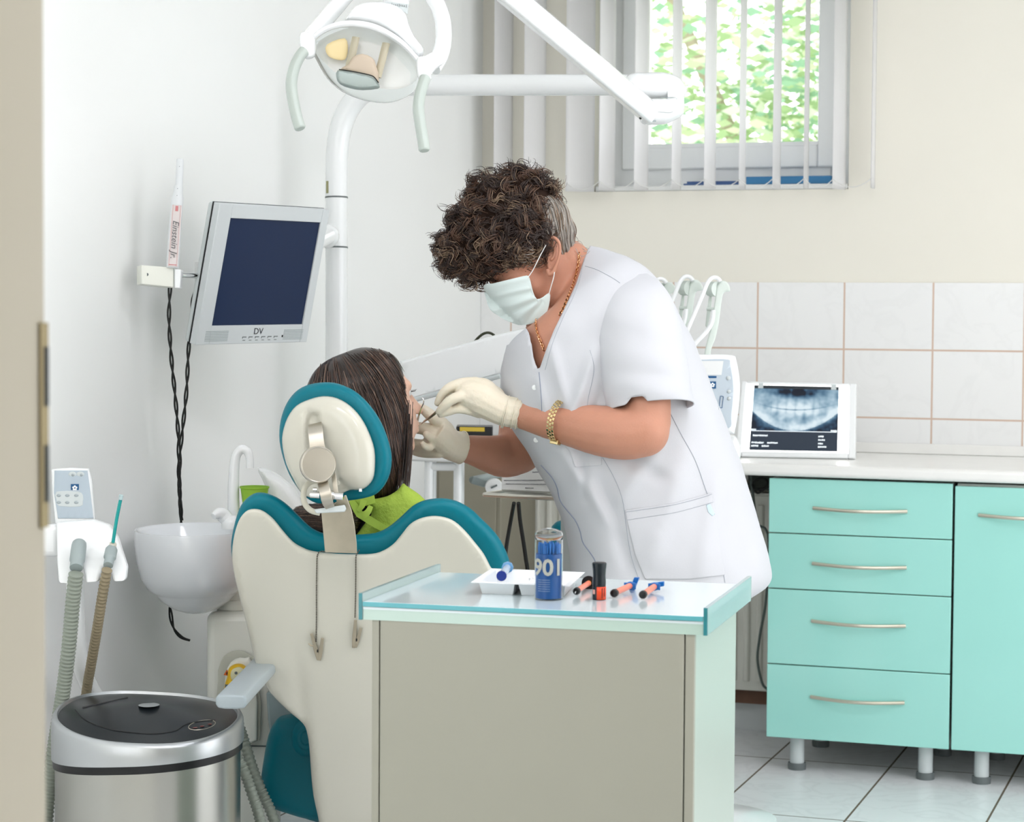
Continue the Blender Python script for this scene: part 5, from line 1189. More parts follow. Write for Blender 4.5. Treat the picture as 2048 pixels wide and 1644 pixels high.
# sleeves
SN = [((1222, 560), (1296, 548), 4.70, .050), ((1206, 590), (1326, 570), 4.655, .075), ((1197, 632), (1350, 612), 4.62, .088), ((1193, 680), (1364, 662), 4.60, .088), ((1198, 730), (1374, 712), 4.585, .085), ((1207, 775), (1381, 760), 4.575, .082), ((1217, 818), (1389, 803), 4.57, .080)]
def sleeve(st, name, notch=None, cut=None, seed=5):
    r_ = cloth(blend([ringpx(a, b, d, h, 96, 2.1) for a, b, d, h in st], 8), .004, 9, seed)
    # fold lines on the sleeve
    Lr = len(r_)
    for i in range(Lr):
        c_ = sum(r_[i], V((0, 0, 0)))/96; g_ = max(0, (i-Lr+14)/14.)
        r_[i] = [p+UP*(.20*(p-c_).dot(N)-.006)*g_ for p in r_[i]]
    vs = [p+N*(.0035*math.sin(i*.55+k*.13)*math.exp(-((k-24)/12)**2)*(i/len(r_))) for i, r in enumerate(r_) for k, p in enumerate(r)]
    n = 96; fs = [(i*n+k, i*n+(k+1) % n, (i+1)*n+(k+1) % n, (i+1)*n+k) for i in range(len(r_)-1) for k in range(n)]
    fs.append(tuple(reversed(range(n))))
    if notch:
        L = len(r_)-1
        for k in range(n):
            i = L*n+k; x, y = toppx(vs[i])
            if (vs[i]-sum(r_[-1], V((0, 0, 0)))/n).dot(N) > 0:
                w_ = max(0, 1-abs(x-notch[0])/notch[2]); up_ = w_*notch[1]
                if up_ > 0:
                    vs[i] = P(x, y-up_, dep(vs[i]))
                    j = (L-1)*n+k; xx, yy = toppx(vs[j]); vs[j] = P(xx, yy-up_*.8, dep(vs[j])); j = (L-2)*n+k; xx, yy = toppx(vs[j]); vs[j] = P(xx, yy-up_*.4, dep(vs[j]))
    me = bpy.data.meshes.new(name); me.from_pydata([tuple(p) for p in vs], [], fs); o = link(name, me, tunicm, dn, 180)
    bm = bmesh.new(); bm.from_mesh(me); bmesh.ops.recalc_face_normals(bm, faces=bm.faces); bm.to_mesh(me); bm.free(); return o
slv = sleeve(SN, 'sleeve', notch=(1273, 27, 22)); BS = bvh_of(slv); addmod(slv, 'SOLIDIFY', thickness=.0022, offset=-1)
sl2 = sleeve([((1016, 690), (1090, 670), 4.92, .05), ((1004, 730), (1095, 725), 4.95, .07), ((1001, 770), (1092, 770), 4.955, .075), ((1000, 806), (1088, 808), 4.955, .075), ((1000, 828), (1086, 832), 4.95, .075)], 'sleeve', seed=9); addmod(sl2, 'SOLIDIFY', thickness=.0022, offset=-1)
def onT(x, y, off=.0006):
    a = hit(BT, x, y, off); b = hit(BS, x, y, off)
    if a and b: return a if dep(a) < dep(b) else b
    return a or b
def seam(pts, r=.0007, base=BT, name='seam', m=None, par=None, off=.0004, k=10):
    c = smooth_path([V((x, y, 0)) for x, y in pts], k); w_ = [hit(base, q.x, q.y, off) for q in c]; w_ = [q for q in w_ if q]
    if len(w_) < 2: return
    mb = MB(); mb.tube(w_, r, 6); return mb.build(name, m or seamm, par or tun)
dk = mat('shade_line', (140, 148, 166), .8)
seam([(1078, 744), (1081, 775), (1083, 805), (1085, 850)], .0009, m=dk, name='placket_edge')
seam([(1082, 930), (1104, 955), (1114, 975), (1120, 1000), (1132, 1018), (1150, 1040), (1160, 1062), (1166, 1085), (1180, 1105), (1190, 1122), (1196, 1150)], .0014, m=dk, name='placket_edge')
seam([(1180, 700), (1188, 740), (1176, 800), (1170, 850)], .0007); seam([(1205, 915), (1228, 955), (1245, 1000), (1252, 1050), (1262, 1110), (1280, 1165)], .0007)
seam([(1340, 825), (1362, 868), (1390, 920), (1410, 975), (1425, 1020), (1434, 1080), (1444, 1130), (1450, 1165)], .0009)
seam([(1170, 532), (1195, 540), (1225, 556), (1240, 566)], .0007); seam([(1404, 690), (1425, 760), (1438, 820)], .0005)
seam([(1168, 505), (1163, 545), (1148, 590), (1124, 640), (1104, 690), (1090, 740)], .0006, off=.0003) 
for b_ in ((1069, 775), (1085, 866), (1072, 880)):
    q_ = hit(BT, *b_, .001)
    if q_: MB().lathe(q_, N, [(.0, -.001), (.0055, -.001), (.0055, .001), (.0035, .0015), (0, .001)], 16).build('button', mat('button_pearl', (226, 230, 228), .3) if 'button_pearl' not in MATS else MATS['button_pearl'], tun)
def patch(poly, off, m, name, step=9):
    """cloth patch lying on the tunic"""
    c = smooth_path([V((a, b, 0)) for a, b in poly], 1, True); mb = MB()
    puff(mb, [(q.x, q.y) for q in c], lambda x, y: hit(BT, x, y, off) or P(x, y, 4.6), .0008, .0015, 3, step, k=1, sharp=True); return mb.build(name, m, tun, smooth=60)
pk_ = patch([(1250, 1021), (1300, 1014), (1350, 1006), (1400, 993), (1424, 985), (1432, 1030), (1440, 1090), (1449, 1150), (1380, 1158), (1290, 1158), (1270, 1110), (1258, 1060)], .0022, tunicm, 'pocket')
bp_ = bvh_of(pk_)
seam([(1251, 1024), (1300, 1017), (1350, 1009), (1400, 996), (1424, 988)], .0006, base=bp_, par=pk_); seam([(1254, 1040), (1300, 1033), (1350, 1025), (1400, 1012), (1427, 1004)], .0005, base=bp_, par=pk_)
pk2 = patch([(1115, 872), (1200, 880), (1203, 930), (1150, 934), (1140, 905)], .002, tunicm, 'pocket')
lbt = patch([(1412, 1010), (1420, 1007), (1430, 1028), (1424, 1032), (1416, 1024)], .0035, mat('care_label', (196, 216, 224), .5), 'care_label', 4)
# the near front flap turned back at the lower front
# ---- body (one continuous skin): torso under the cloth, neck, head, arms, legs
mb = MB()
inner_t = [ringpx((a[0]+(b[0]-a[0])*.05, a[1]+(b[1]-a[1])*.05), (b[0]-(b[0]-a[0])*.05, b[1]-(b[1]-a[1])*.05), d, h*.90, 28, 2.2) for a, b, d, h, e in T_]
mb.loft(blend(inner_t, 2))
# neck
mb.chain([P(1098, 530, 4.77), P(1122, 585, 4.78), P(1150, 640, 4.79), P(1180, 700, 4.80)], [.050, .053, .060, .07])
mb.chain([P(1140, 520, 4.78), P(1165, 560, 4.79), P(1200, 610, 4.79)], [.045, .055, .075])
mb.chain([P(1082, 640, 4.77), P(1100, 690, 4.775)], [.035, .06])
# skull and face
fu = (-RT*.70-UP*.71).normalized()           # where the face looks (down and left in the picture)
fh = (-RT*.71+UP*.70).normalized()           # towards the crown
hc = P(1052, 502, 4.77)
mb.ell(hc+fh*.012, fu*.094, fh*.088, N*.076)
mb.ell(hc+fu*.048-fh*.045, fu*.050, fh*.075, N*.060)            # face mask area
mb.ell(hc+fu*.045-fh*.092, fu*.045, fh*.035, N*.045)            # jaw
mb.ell(hc+fu*.082-fh*.118+fh*.01, fu*.020, fh*.020, N*.022)     # chin
mb.ell(hc+fu*.070+fh*.030, fu*.032, fh*.022, N*.055)            # brow
mb.chain([hc+fu*.096+fh*.012, hc+fu*.100-fh*.020, hc+fu*.104-fh*.042], [.010, .011, .011])   # nose
for s in (1, -1): mb.ell(hc+fu*.062-fh*.040+N*.040*s, fu*.028, fh*.026, N*.022)   # cheek bones
# arms
mb.chain([P(1268, 640, 4.68), P(1282, 700, 4.61), P(1296, 790, 4.555), P(1295, 845, 4.545)], [.055, .055, .048, .050])
mb.chain([P(1288, 862, 4.54), P(1250, 866, 4.55), P(1200, 861, 4.57), P(1150, 851, 4.60), P(1100, 840, 4.63), P(1040, 827, 4.66), P(1000, 820, 4.67)], [.055, .0575, .054, .0475, .0415, .032, .030])
mb.chain([P(1075, 735, 4.93), P(1050, 775, 4.96), P(1036, 850, 4.96), P(1040, 900, 4.95)], [.040, .042, .044, .050])
mb.chain([P(1042, 905, 4.94), P(1010, 912, 4.93), P(985, 909, 4.90), P(945, 900, 4.86), P(912, 893, 4.82), P(880, 880, 4.80)], [.048, .050, .044, .034, .027, .024])
# legs and feet inside the trousers
for s, d_ in ((1, 4.70), (-1, 4.90)):
    hp = P(1360, 1150, d_); kn = V((hp.x+.02, hp.y, .46)); an = V((hp.x+.05, hp.y-.02, .09))
    mb.chain([hp, hp.lerp(kn, .5), kn, kn.lerp(an, .4), an], [.10, .08, .055, .055, .035])
body = mb.build('body', skinD, dn, smooth=None, remesh=.0055, smi=3); bake(body); body.data.shade_smooth(); BB = bvh_of(body)
# sanity: keep every hidden vertex of the torso well under the cloth is done by the 5 percent inset
mb = MB()
for s, d_ in ((1, 4.70), (-1, 4.90)):
    hp = P(1352, 1140, d_); kn = V((hp.x+.02, hp.y, .46)); an = V((hp.x+.05, hp.y-.02, .07))
    mb.tube(smooth_path([hp+V((0, 0, .05)), hp.lerp(kn, .4), kn, kn.lerp(an, .5), an], 4), smooth_vals([.12, .105, .085, .08, .085], 4), 24)
mb.build('trousers', tunicm, dn, smooth=60)
for s, d_ in ((1, 4.70), (-1, 4.90)):
    hp = P(1352, 1140, d_); an = V((hp.x+.05, hp.y-.02, 0)); f_ = V((-RT.x, -RT.y, 0)).normalized(); sdd = V((-f_.y, f_.x, 0))
    rg = []
    for t, w_, h_ in ((-.07, .02, .03), (-.06, .035, .07), (0, .042, .085), (.07, .045, .07), (.13, .047, .045), (.17, .035, .035), (.185, .015, .02)):
        rg.append([an+f_*t+sdd*(w_*a)+V((0, 0, .001+h_*b)) for a, b in ((-1, 0), (1, 0), (1, .4), (.7, .85), (0, 1), (-.7, .85), (-1, .4))])
    MB().loft(rg).build('shoe', whitem, dn, smooth=50)
# ear
earm = skinD
mb = MB()
er = [(1088, 498), (1090, 485), (1098, 476), (1109, 476), (1118, 486), (1120, 502), (1117, 518), (1112, 532), (1107, 544), (1099, 548), (1095, 538)]
d_e = dep(hit(BB, 1100, 515, 0) or P(1100, 515, 4.70))
mb.tube(smooth_path([P(x, y, d_e-.014-.00035*(x-1093)) for x, y in er], 4), smooth_vals([.003, .0035, .004, .004, .0038, .0035, .0035, .0045, .006, .006, .004], 4), 10)
mb.tube(smooth_path([P(x, y, d_e-.014) for x, y in ((1099, 495), (1106, 490), (1110, 500), (1107, 514), (1101, 520))], 4), .0028, 8)
puff(mb, [(1090, 488), (1103, 479), (1116, 489), (1118, 506), (1112, 528), (1104, 545), (1096, 540), (1092, 515)], d_e-.008, .004, .012, 5, 4, k=2)
mb.build('ear', earm, dn, smooth=None, remesh=.0016, smi=2)
# closed eyelid, lashes, brow on the near side
ey = hit(BB, 992, 553, 0) or P(992, 553, 4.72)
mb = MB(); mb.ell(ey-N*.004, fu*.009, fh*.008, N*.008, 14, 8); eo = mb.build('eyelid', skinD, dn)
lash = mat('lash', (38, 28, 24), .6); mb = MB(); mb.tube(smooth_path([ey+fu*.006+fh*.004+N*.003, ey+fu*.008-fh*.001+N*.005, ey+fu*.006-fh*.007+N*.004], 4), .001, 6); mb.build('eyelashes', lash, eo)
# necklace
ch_pts = smooth_path([V((x, y, 0)) for x, y in ((1158, 506), (1157, 525), (1152, 548), (1145, 572), (1136, 594), (1128, 614), (1118, 632))], 8)
mb = MB(); pr = None
def links(mb, cpts, off=.003):
    i = 0; last = None
    for q in cpts:
        h_ = hit(BB, q.x, q.y, off)
        t_ = hit(BT, q.x, q.y, off)
        if h_ is None: continue
        if last is None or (h_-last).length > .0058:
            if last is not None:
                ax = (h_-last).normalized(); sd = ax.cross(N).normalized(); c = (h_+last)/2; tlt = (N*.6+sd*(.8 if i % 2 else -.8)).normalized(); e2 = ax.cross(tlt).normalized()
                mb.tube([c+ax*.0046*math.cos(2*PI*k/8)+e2*.0036*math.sin(2*PI*k/8) for k in range(8)], .0013, 5, closed=True)
            last = h_; i += 1
links(mb, smooth_path(ch_pts, 4))
links(mb, smooth_path([V((x, y, 0)) for x, y in ((1071, 640), (1072, 655), (1075, 668), (1080, 680), (1085, 692), (1088, 702))], 16))
mb.build('necklace', gold, dn)
# mask: outline in pixels, wrapped round the face
mpoly = [(967, 571), (985, 567), (1010, 561), (1035, 555), (1054, 551), (1059, 556), (1063, 571), (1067, 586), (1074, 598), (1086, 594), (1099, 585), (1100, 600), (1095, 622), (1088, 634), (1078, 641), (1064, 647), (1050, 650), (1036, 650), (1025, 646), (1010, 640), (996, 631), (985, 624), (978, 615), (973, 600)]
fx_, fy_ = -.70, .71
def mdepth(x, y, s=1):
    a = ((x-1083)*fx_+(y-548)*fy_)/104.; a = max(0, min(.999, a)); return 4.77-s*.082*math.sqrt(1-a*a)
def mfold(x, y):
    g = 0
    for x0, y0, x1, y1, w_, am in ((975, 605, 1060, 585, 5, -.003), (978, 596, 1055, 578, 4, .0025), (985, 622, 1070, 597, 5, .0035), (1000, 636, 1072, 602, 5, -.0035), (1025, 645, 1078, 604, 4, .003), (1050, 648, 1082, 604, 4, -.003), (968, 577, 1057, 557, 2.5, .0015)):
        L = math.hypot(x1-x0, y1-y0); t = ((x-x0)*(x1-x0)+(y-y0)*(y1-y0))/L/L; s_ = abs((x-x0)*(y1-y0)-(y-y0)*(x1-x0))/L
        if -.05 < t < 1.05: g += am*math.exp(-(s_/w_)**2)
    return g
mb = MB(); puff(mb, mpoly, lambda x, y: P(x, y, mdepth(x, y)), .001, .002, 4, 4, k=2, extra=mfold)
far = [(x, y) for x, y in mpoly]
mb2 = MB(); puff(mb2, [(967, 571), (985, 569), (1010, 566), (1035, 561), (1050, 560), (1062, 590), (1070, 610), (1060, 635), (1045, 648), (1025, 644), (996, 629), (978, 613), (973, 600)], lambda x, y: P(x, y, mdepth(x, y, -1)), .001, .001, 4, 6, k=2); mb.add(mb2.v, mb2.f)
mk = mb.build('face_mask', maskm, dn, smooth=60)
mb = MB(); tubepx(mb, [(1055, 556, mdepth(1055, 556)-.004), (1066, 540, 4.685), (1078, 516, 4.68), (1092, 490, 4.675)], .0011, seg=6); tubepx(mb, [(1098, 588, mdepth(1098, 588)-.003), (1103, 570, 4.682), (1107, 556, 4.68), (1109, 544, 4.678)], .0011, seg=6); mb.build('ear_loop', whitem, mk)
# ---- gloves
gb = lambda pts, r: None
def ballpx(mb, x, y, d, r): mb.ball(P(x, y, d), r*SP(d), 14, 10)
def finger(mb, pts, rs): mb.chain([P(*q) for q in pts], [r*SP(4.65) for r in rs], 12)
mb = MB()
DH = 4.655
mb.chain([P(1042, 826, DH+.005), P(1010, 822, DH+.005), P(985, 810, DH), P(962, 797, DH), P(942, 790, DH)], [.0345, .0335, .036, .040, .036])
mb.ell(P(965, 785, DH), RT*.036+UP*-.004, UP*.032, N*.028); mb.ell(P(985, 800, DH+.02), RT*.03, UP*.032, N*.03)
finger(mb, [(950, 770, DH-.000), (925, 767, DH-.004), (900, 775, DH-.006), (884, 789, DH-.004), (875, 806, DH)], [17, 12, 10.5, 9, 7])
finger(mb, [(945, 790, DH-.010), (922, 792, DH-.024), (904, 799, DH-.028), (889, 811, DH-.024), (878, 823, DH-.016)], [16, 11.5, 10.5, 9.5, 7.5])
finger(mb, [(958, 822, DH+.002), (934, 819, DH-.008), (914, 818, DH-.012), (897, 823, DH-.010), (881, 829, DH-.008)], [15, 10.5, 9.5, 9, 7])
finger(mb, [(958, 772, DH+.02), (932, 768, DH+.028), (908, 782, DH+.03), (895, 800, DH+.026), (893, 815, DH+.02)], [15, 12, 10.5, 9.5, 8])
finger(mb, [(962, 785, DH+.035), (938, 785, DH+.045), (916, 797, DH+.045), (904, 812, DH+.04)], [14, 11.5, 10, 8.5])
g1 = mb.build('glove', glove, dn, smooth=None, remesh=.0026, smi=2)
mb = MB()
for x0, r0 in ((1037, .0355), (1028, .0350), (1012, .0348), (1009, .0346)):
    c = P(x0, 826-(1040-x0)*.08, DH+.005); ax = (P(1042, 827, DH)-P(1000, 818, DH)).normalized(); e1 = ax.cross(N).normalized(); e2 = ax.cross(e1)
    mb.tube([c+e1*r0*math.cos(2*PI*k/36)+e2*r0*math.sin(2*PI*k/36)+ax*.0008*math.sin(k*1.9) for k in range(36)], .0012, 6, closed=True)
mb.build('cuff_roll', glove, g1)
mb = MB(); DF = 4.80
mb.tube(smooth_path([P(924, 896, 4.838), P(916, 894, 4.832), P(900, 889, 4.815), P(885, 878, DF), P(868, 864, DF-.01)], 3), smooth_vals([.0365, .0355, .034, .035, .034], 3), 20)
mb.ell(P(880, 872, DF), RT*.036, UP*.040, N*.026)
finger(mb, [(884, 848, DF-.01), (868, 836, DF-.02), (856, 826, DF-.022), (846, 818, DF-.02), (838, 814, DF-.01)], [15, 13, 12, 10, 9])
finger(mb, [(870, 868, DF-.01), (850, 858, DF-.005), (832, 856, DF), (815, 858, DF+.01)], [16, 14, 12, 10])
finger(mb, [(868, 880, DF-.02), (860, 874, DF-.035), (853, 869, DF-.045)], [10, 8.5, 8])
finger(mb, [(872, 893, DF), (852, 892, DF+.0), (835, 890, DF+.01), (818, 886, DF+.02)], [16, 14, 13, 11])
finger(mb, [(860, 895, DF-.03), (850, 893, DF-.045), (845, 888, DF-.05)], [8, 7.5, 6.5])
finger(mb, [(878, 903, DF), (855, 905, DF+.01), (836, 903, DF+.02), (820, 898, DF+.03)], [14, 12, 11, 10])
g2_ = mb.build('glove', glove, dn, smooth=None, remesh=.0026, smi=2)
mb = MB()
for xa, r0 in (((923, 895), .0365), ((903, 889), .0348)):
    c = P(*xa, 4.838 if xa[0] > 920 else 4.82); ax = (P(940, 900, 4.85)-P(890, 886, 4.81)).normalized(); e1 = ax.cross(N).normalized(); e2 = ax.cross(e1)
    mb.tube([c+e1*r0*math.cos(2*PI*k/36)+e2*r0*math.sin(2*PI*k/36)+ax*.006*math.sin(2*PI*k/36+.6) for k in range(36)], .0012, 6, closed=True)
mb.build('cuff_roll', glove, g2_)
# ---- watch bracelet round the near forearm
A_, B_w = P(1132, 800, 4.60), P(1113, 884, 4.60); cW = (A_+B_w)/2; axv = (A_-B_w)/2; fw = (P(1150, 851, 4.60)-P(1100, 840, 4.63)).normalized(); nW = fw.cross(axv.normalized()).normalized()
if nW.dot(N) < 0: nW = -nW
mb = MB(); nl = 34
for i in range(nl):
    t = 2*PI*(i+.5)/nl; Rr = lambda t, s=1.0: cW+axv*math.cos(t)*s*1.02+nW*(.047*math.sin(t)*s)
    c = Rr(t); tg = (Rr(t+.01)-Rr(t-.01)).normalized(); nn = (c-cW).normalized(); stp_ = .0036
    for j, o_ in enumerate((-.0058, 0, .0058)):
        sh_ = tg*(stp_*.9 if j == 1 else 0)
        mb.obox(c+fw*o_+sh_, fw*.0026, tg*.0030, nn*.0012)
gw = mat('gold_watch', (222, 200, 150), .25, metal=1); wt_ = mb.build('bracelet_watch', gw, dn, bevel=.0005)
mb = MB(); c = Rr(PI); mb.obox(Rr(PI-.1), fw*.0095, axv.normalized()*.005, nW*.008); mb.build('clasp', gw, wt_, bevel=.001)
mb = MB(); cc2 = Rr(-.15, 1.03); mb.lathe(cc2, axv.normalized()*1, [(0, 0), (.013, 0), (.0135, .003), (.011, .005), (0, .005)], 24); mb.build('watch_case', gw, wt_)
# ---- hair: shaped cap with curls on top
hd0 = mat('hair_root', (46, 34, 28), .95, spec=.1, noise_amt=.3, noise_scale=60); hd5 = mat('hair_root_grey', (140, 134, 126), .9, spec=.1, noise_amt=.25, noise_scale=90); hd1, hd2, hd3, hd4 = mat('hair_dark', (50, 36, 30), .42, spec=.6), mat('hair_brown', (92, 66, 50), .42, spec=.6), mat('hair_ash', (142, 120, 98), .45, spec=.5), mat('hair_grey', (168, 162, 154), .5)
mb = MB(); q = lambda x, y, d, r: mb.ball(P(x, y, d), r*SP(d), 18, 12)
for x, y, d, r in ((1010, 425, 4.77, 62), (960, 455, 4.76, 52), (920, 500, 4.76, 42), (1055, 420, 4.77, 60), (1052, 445, 4.77, 58), (1040, 470, 4.745, 66), (990, 490, 4.73, 50), (950, 520, 4.75, 38), (1040, 385, 4.77, 44), (1075, 385, 4.77, 32), (985, 395, 4.77, 40), (1000, 460, 4.86, 50), (1055, 455, 4.84, 55)): q(x, y, d, r)
hb_ = mb.build('hair', hd0, dn, smooth=None, remesh=.005, smi=5); bake(hb_); hb_.data.shade_smooth(); BH = bvh_of(hb_)
mb = MB(); q = lambda x, y, d, r: mb.ball(P(x, y, d), r*SP(d), 18, 12)
for x, y, d, r in ((1098, 462, 4.765, 50), (1112, 490, 4.77, 38), (1090, 440, 4.755, 50), (1120, 512, 4.78, 28), (1124, 462, 4.77, 28), (1080, 465, 4.74, 36)): q(x, y, d, r)
hg_ = mb.build('nape_hair', hd5, hb_, smooth=None, remesh=.005, smi=5); bake(hg_); hg_.data.shade_smooth(); BG = bvh_of(hg_)
rnd = random.Random(11); spl = []
def hray(x, y, bv):
    r = bv.ray_cast(CAM, ray(x, y).normalized()); return (r[0], r[1]) if r[0] else (None, None)
def curl(p, nrm, tdir, L, rad, turns, mi):
    a = tdir-nrm*tdir.dot(nrm)
    if a.length < 1e-4: return
    a.normalize(); b = nrm.cross(a); n_ = 16; pts = []; ph = rnd.uniform(0, 6.28)
    for i in range(n_):
        t = i/(n_-1); an = ph+turns*2*PI*t; r_ = rad*(.3+.7*t)
        pts.append(p+a*L*t+b*(r_*math.cos(an)-r_*math.cos(ph)*0)*1.+nrm*(.003+r_*.75*(1+math.sin(an))))
    spl.append((pts, mi))
vsH = hb_.data.vertices; offH = worldoff(dn); nH = len(vsH)
cen_h = P(1020, 450, 4.77)
clusters = []
for _ in range(760):
    v = vsH[rnd.randrange(nH)]; p = v.co+offH; nr = v.normal.copy()
    d_ = (RT*rnd.gauss(-.5, .8)+UP*rnd.gauss(-.2, .8)+N*rnd.gauss(0, .5)); clusters.append((p, nr, d_.normalized(), rnd.uniform(.008, .016), rnd.choice((.7, .9, 1.2, 1.5)), rnd.uniform(.02, .05)))
for p, nr, d_, rad, tn, L in clusters:
    x_, y_ = toppx(p); base = rnd.choices((0, 1, 2), (7, 4, .5 if y_ < 480 else 1.2))[0]; st0 = rnd.getstate()
    ph0 = rnd.uniform(0, 6.28)
    for k in range(9):
        pp = p+V((rnd.gauss(0, .0035), rnd.gauss(0, .0035), rnd.gauss(0, .0035)))
        a = d_-nr*d_.dot(nr)
        if a.length < .1: continue
        a.normalize(); b = nr.cross(a); pts = []; rr_ = rad*rnd.uniform(.8, 1.15); tt_ = tn*rnd.uniform(.9, 1.1)
        for i in range(16):
            t = i/15; an = ph0+tt_*2*PI*t; r_ = rr_*(.35+.65*t)
            pts.append(pp+a*L*t+b*r_*math.cos(an)+nr*(.002+r_*.6*(1+math.sin(an))))
        spl.append((pts, base if rnd.random() < .75 else rnd.choice((0, 0, 1, 1, 2))))
# wisps sticking out
for x, y, dx, dy in ((975, 352, -20, -14), (1052, 350, -4, -30), (1088, 368, 16, -26), (1092, 368, 6, -26), (1085, 372, 22, -20), (1100, 380, 20, 30), (1102, 385, 16, 40), (905, 420, -30, -10), (890, 480, -18, 12), (885, 520, -14, 24), (900, 535, -10, 26), (930, 550, 0, 26), (950, 552, 6, 20), (1000, 345, -10, -14), (1030, 342, 12, -12), (1140, 470, 10, 26), (1146, 490, 22, 4), (1150, 495, 28, 6)):
    for k in range(4):
        a = P(x+rnd.uniform(-4, 4), y+rnd.uniform(-4, 4), 4.76+rnd.uniform(-.03, .03)); b = a+(RT*dx-UP*dy)*SP(4.76); cb_ = (RT*dy+UP*dx)*SP(4.76)*rnd.uniform(-.5, .5)
        spl.append(([a.lerp(b, t/9)+cb_*math.sin(PI*t/9) for t in range(10)], 0 if x < 1120 else 3))
# straight combed strands at the nape and over the ear
vsG = hg_.data.vertices
for _ in range(800):
    v = vsG[rnd.randrange(len(vsG))]; p = v.co+offH; nr = v.normal.copy(); x_, y_ = toppx(p)
    tgt = P(1075, 395, 4.77); d_ = (tgt-p); d_ = (d_-nr*d_.dot(nr)); 
    if d_.length < .01: continue
    d_.normalize(); pts = [p+nr*.002]
    for i in range(9):
        c = pts[-1]+d_*.006; h_ = BG.find_nearest(c); 
        if h_[0]: c = h_[0]+h_[1]*.0022
        pts.append(c)
    spl.append((pts, rnd.choices((3, 2, 1), (6, 2, 1))[0]))
# ash curls before the ear
for _ in range(170):
    x, y = rnd.gauss(1045, 22), rnd.gauss(505, 12); r0, n0 = hray(x, y, BH)
    if r0 is None: continue
    nr = n0; d_ = (RT*rnd.gauss(-.4, .5)-UP*rnd.gauss(.6, .4)); a = (d_-nr*d_.dot(nr)).normalized(); b = nr.cross(a); pts = []; ph = rnd.uniform(0, 6.28); L = rnd.uniform(.015, .035); rd = rnd.uniform(.004, .010)
    for i in range(14): t = i/13; an = ph+7*t; pts.append(r0+a*L*t+b*rd*math.cos(an)+nr*(.002+rd*(1+math.sin(an))*.6))
    spl.append((pts, rnd.choices((2, 1, 3), (4, 3, 1))[0]))
strands('curls', spl, [hd1, hd2, hd3, hd4], .0008, hb_)
# ------------------------------------------------------------------ patient
pt = thing('person', (*P(745, 1350, 5.1).xy, .5), 'seated person with long brown hair and lime green bib leaning back in the dental chair', 'person')
mb = MB(); hcp = P(742, 806, 4.70); pf = (RT*.80+FWD*.55+UP*.16).normalized(); pu = (UP*.97-RT*.17); pu = (pu-pf*pu.dot(pf)).normalized(); ps = pf.cross(pu).normalized()
mb.ell(hcp+pu*.012, pf*.092, ps*.074, pu*.105)
mb.ell(hcp+pf*.045-pu*.045, pf*.052, ps*.056, pu*.072)
mb.ell(hcp+pf*.062-pu*.105, pf*.024, ps*.024, pu*.020)
mb.ell(hcp+pf*.030-pu*.080, pf*.045, ps*.046, pu*.035)
mb.ell(hcp+pf*.078+pu*.022, pf*.018, ps*.045, pu*.020)
mb.chain([hcp+pf*.092+pu*.008, hcp+pf*.104-pu*.016, hcp+pf*.114-pu*.034], [.008, .010, .012])
mb.ell(hcp+pf*.094-pu*.062, pf*.012, ps*.024, pu*.007); mb.ell(hcp+pf*.090-pu*.078, pf*.012, ps*.022, pu*.007)   # parted lips
for s in (1, -1): mb.ell(hcp+pf*.058-pu*.030+ps*.034*s, pf*.026, ps*.022, pu*.028)
mb.chain([hcp-pu*.07, hcp-pu*.14-pf*.005, P(740, 930, 4.72), P(742, 1020, 4.76)], [.052, .050, .050, .055])
# torso lying back, away from the viewer
mb.chain([P(745, 1090, 4.83), P(745, 1130, 4.86), P(745, 1260, 5.0), P(750, 1370, 5.15)], [.09, .11, .115, .125])
mb.ell(P(745, 1060, 4.80), RT*.18, UP*.05, FWD*.06)
for s in (-1, 1):
    mb.chain([P(745+150*s, 1085, 4.80), P(745+185*s, 1180, 4.86), P(745+165*s, 1290, 5.0)], [.052, .045, .038]); mb.chain([P(745+165*s, 1290, 5.0), P(745+100*s, 1280, 5.2), P(745+30*s, 1270, 5.3)], [.038, .032, .026])
    mb.chain([P(760+65*s, 1370, 5.15), P(835+65*s, 1290, 5.4), P(862+55*s, 1240, 5.55)], [.088, .075, .060]); mb.chain([P(862+55*s, 1240, 5.55), P(900+45*s, 1235, 5.78), P(915+40*s, 1215, 5.92)], [.058, .045, .04])
pb_ = mb.build('body', skinP, pt, smooth=None, remesh=.0055, smi=3); bake(pb_); pb_.data.shade_smooth(); BP = bvh_of(pb_)
# lashes and eye
ex = hcp+pf*.090+pu*.004+ps*(.034 if (ps.dot(N) > 0) else -.034)
exn = BP.find_nearest(ex); ex = exn[0]+pf*.001; mb = MB(); mb.ball(ex-pf*.0095, .0100, 14, 10); eye = mb.build('eye', whitem, pt)
mb = MB()
for i in range(7): o_ = ex+pu*.002+ (ps if ps.dot(N) > 0 else -ps)*(.010-.004*i); mb.tube([o_-pf*.004, o_+pf*.006-pu*.001, o_+pf*.011+pu*.003], [.0007, .0006, .0002], 5)
mb.build('eyelashes', lash, eye)
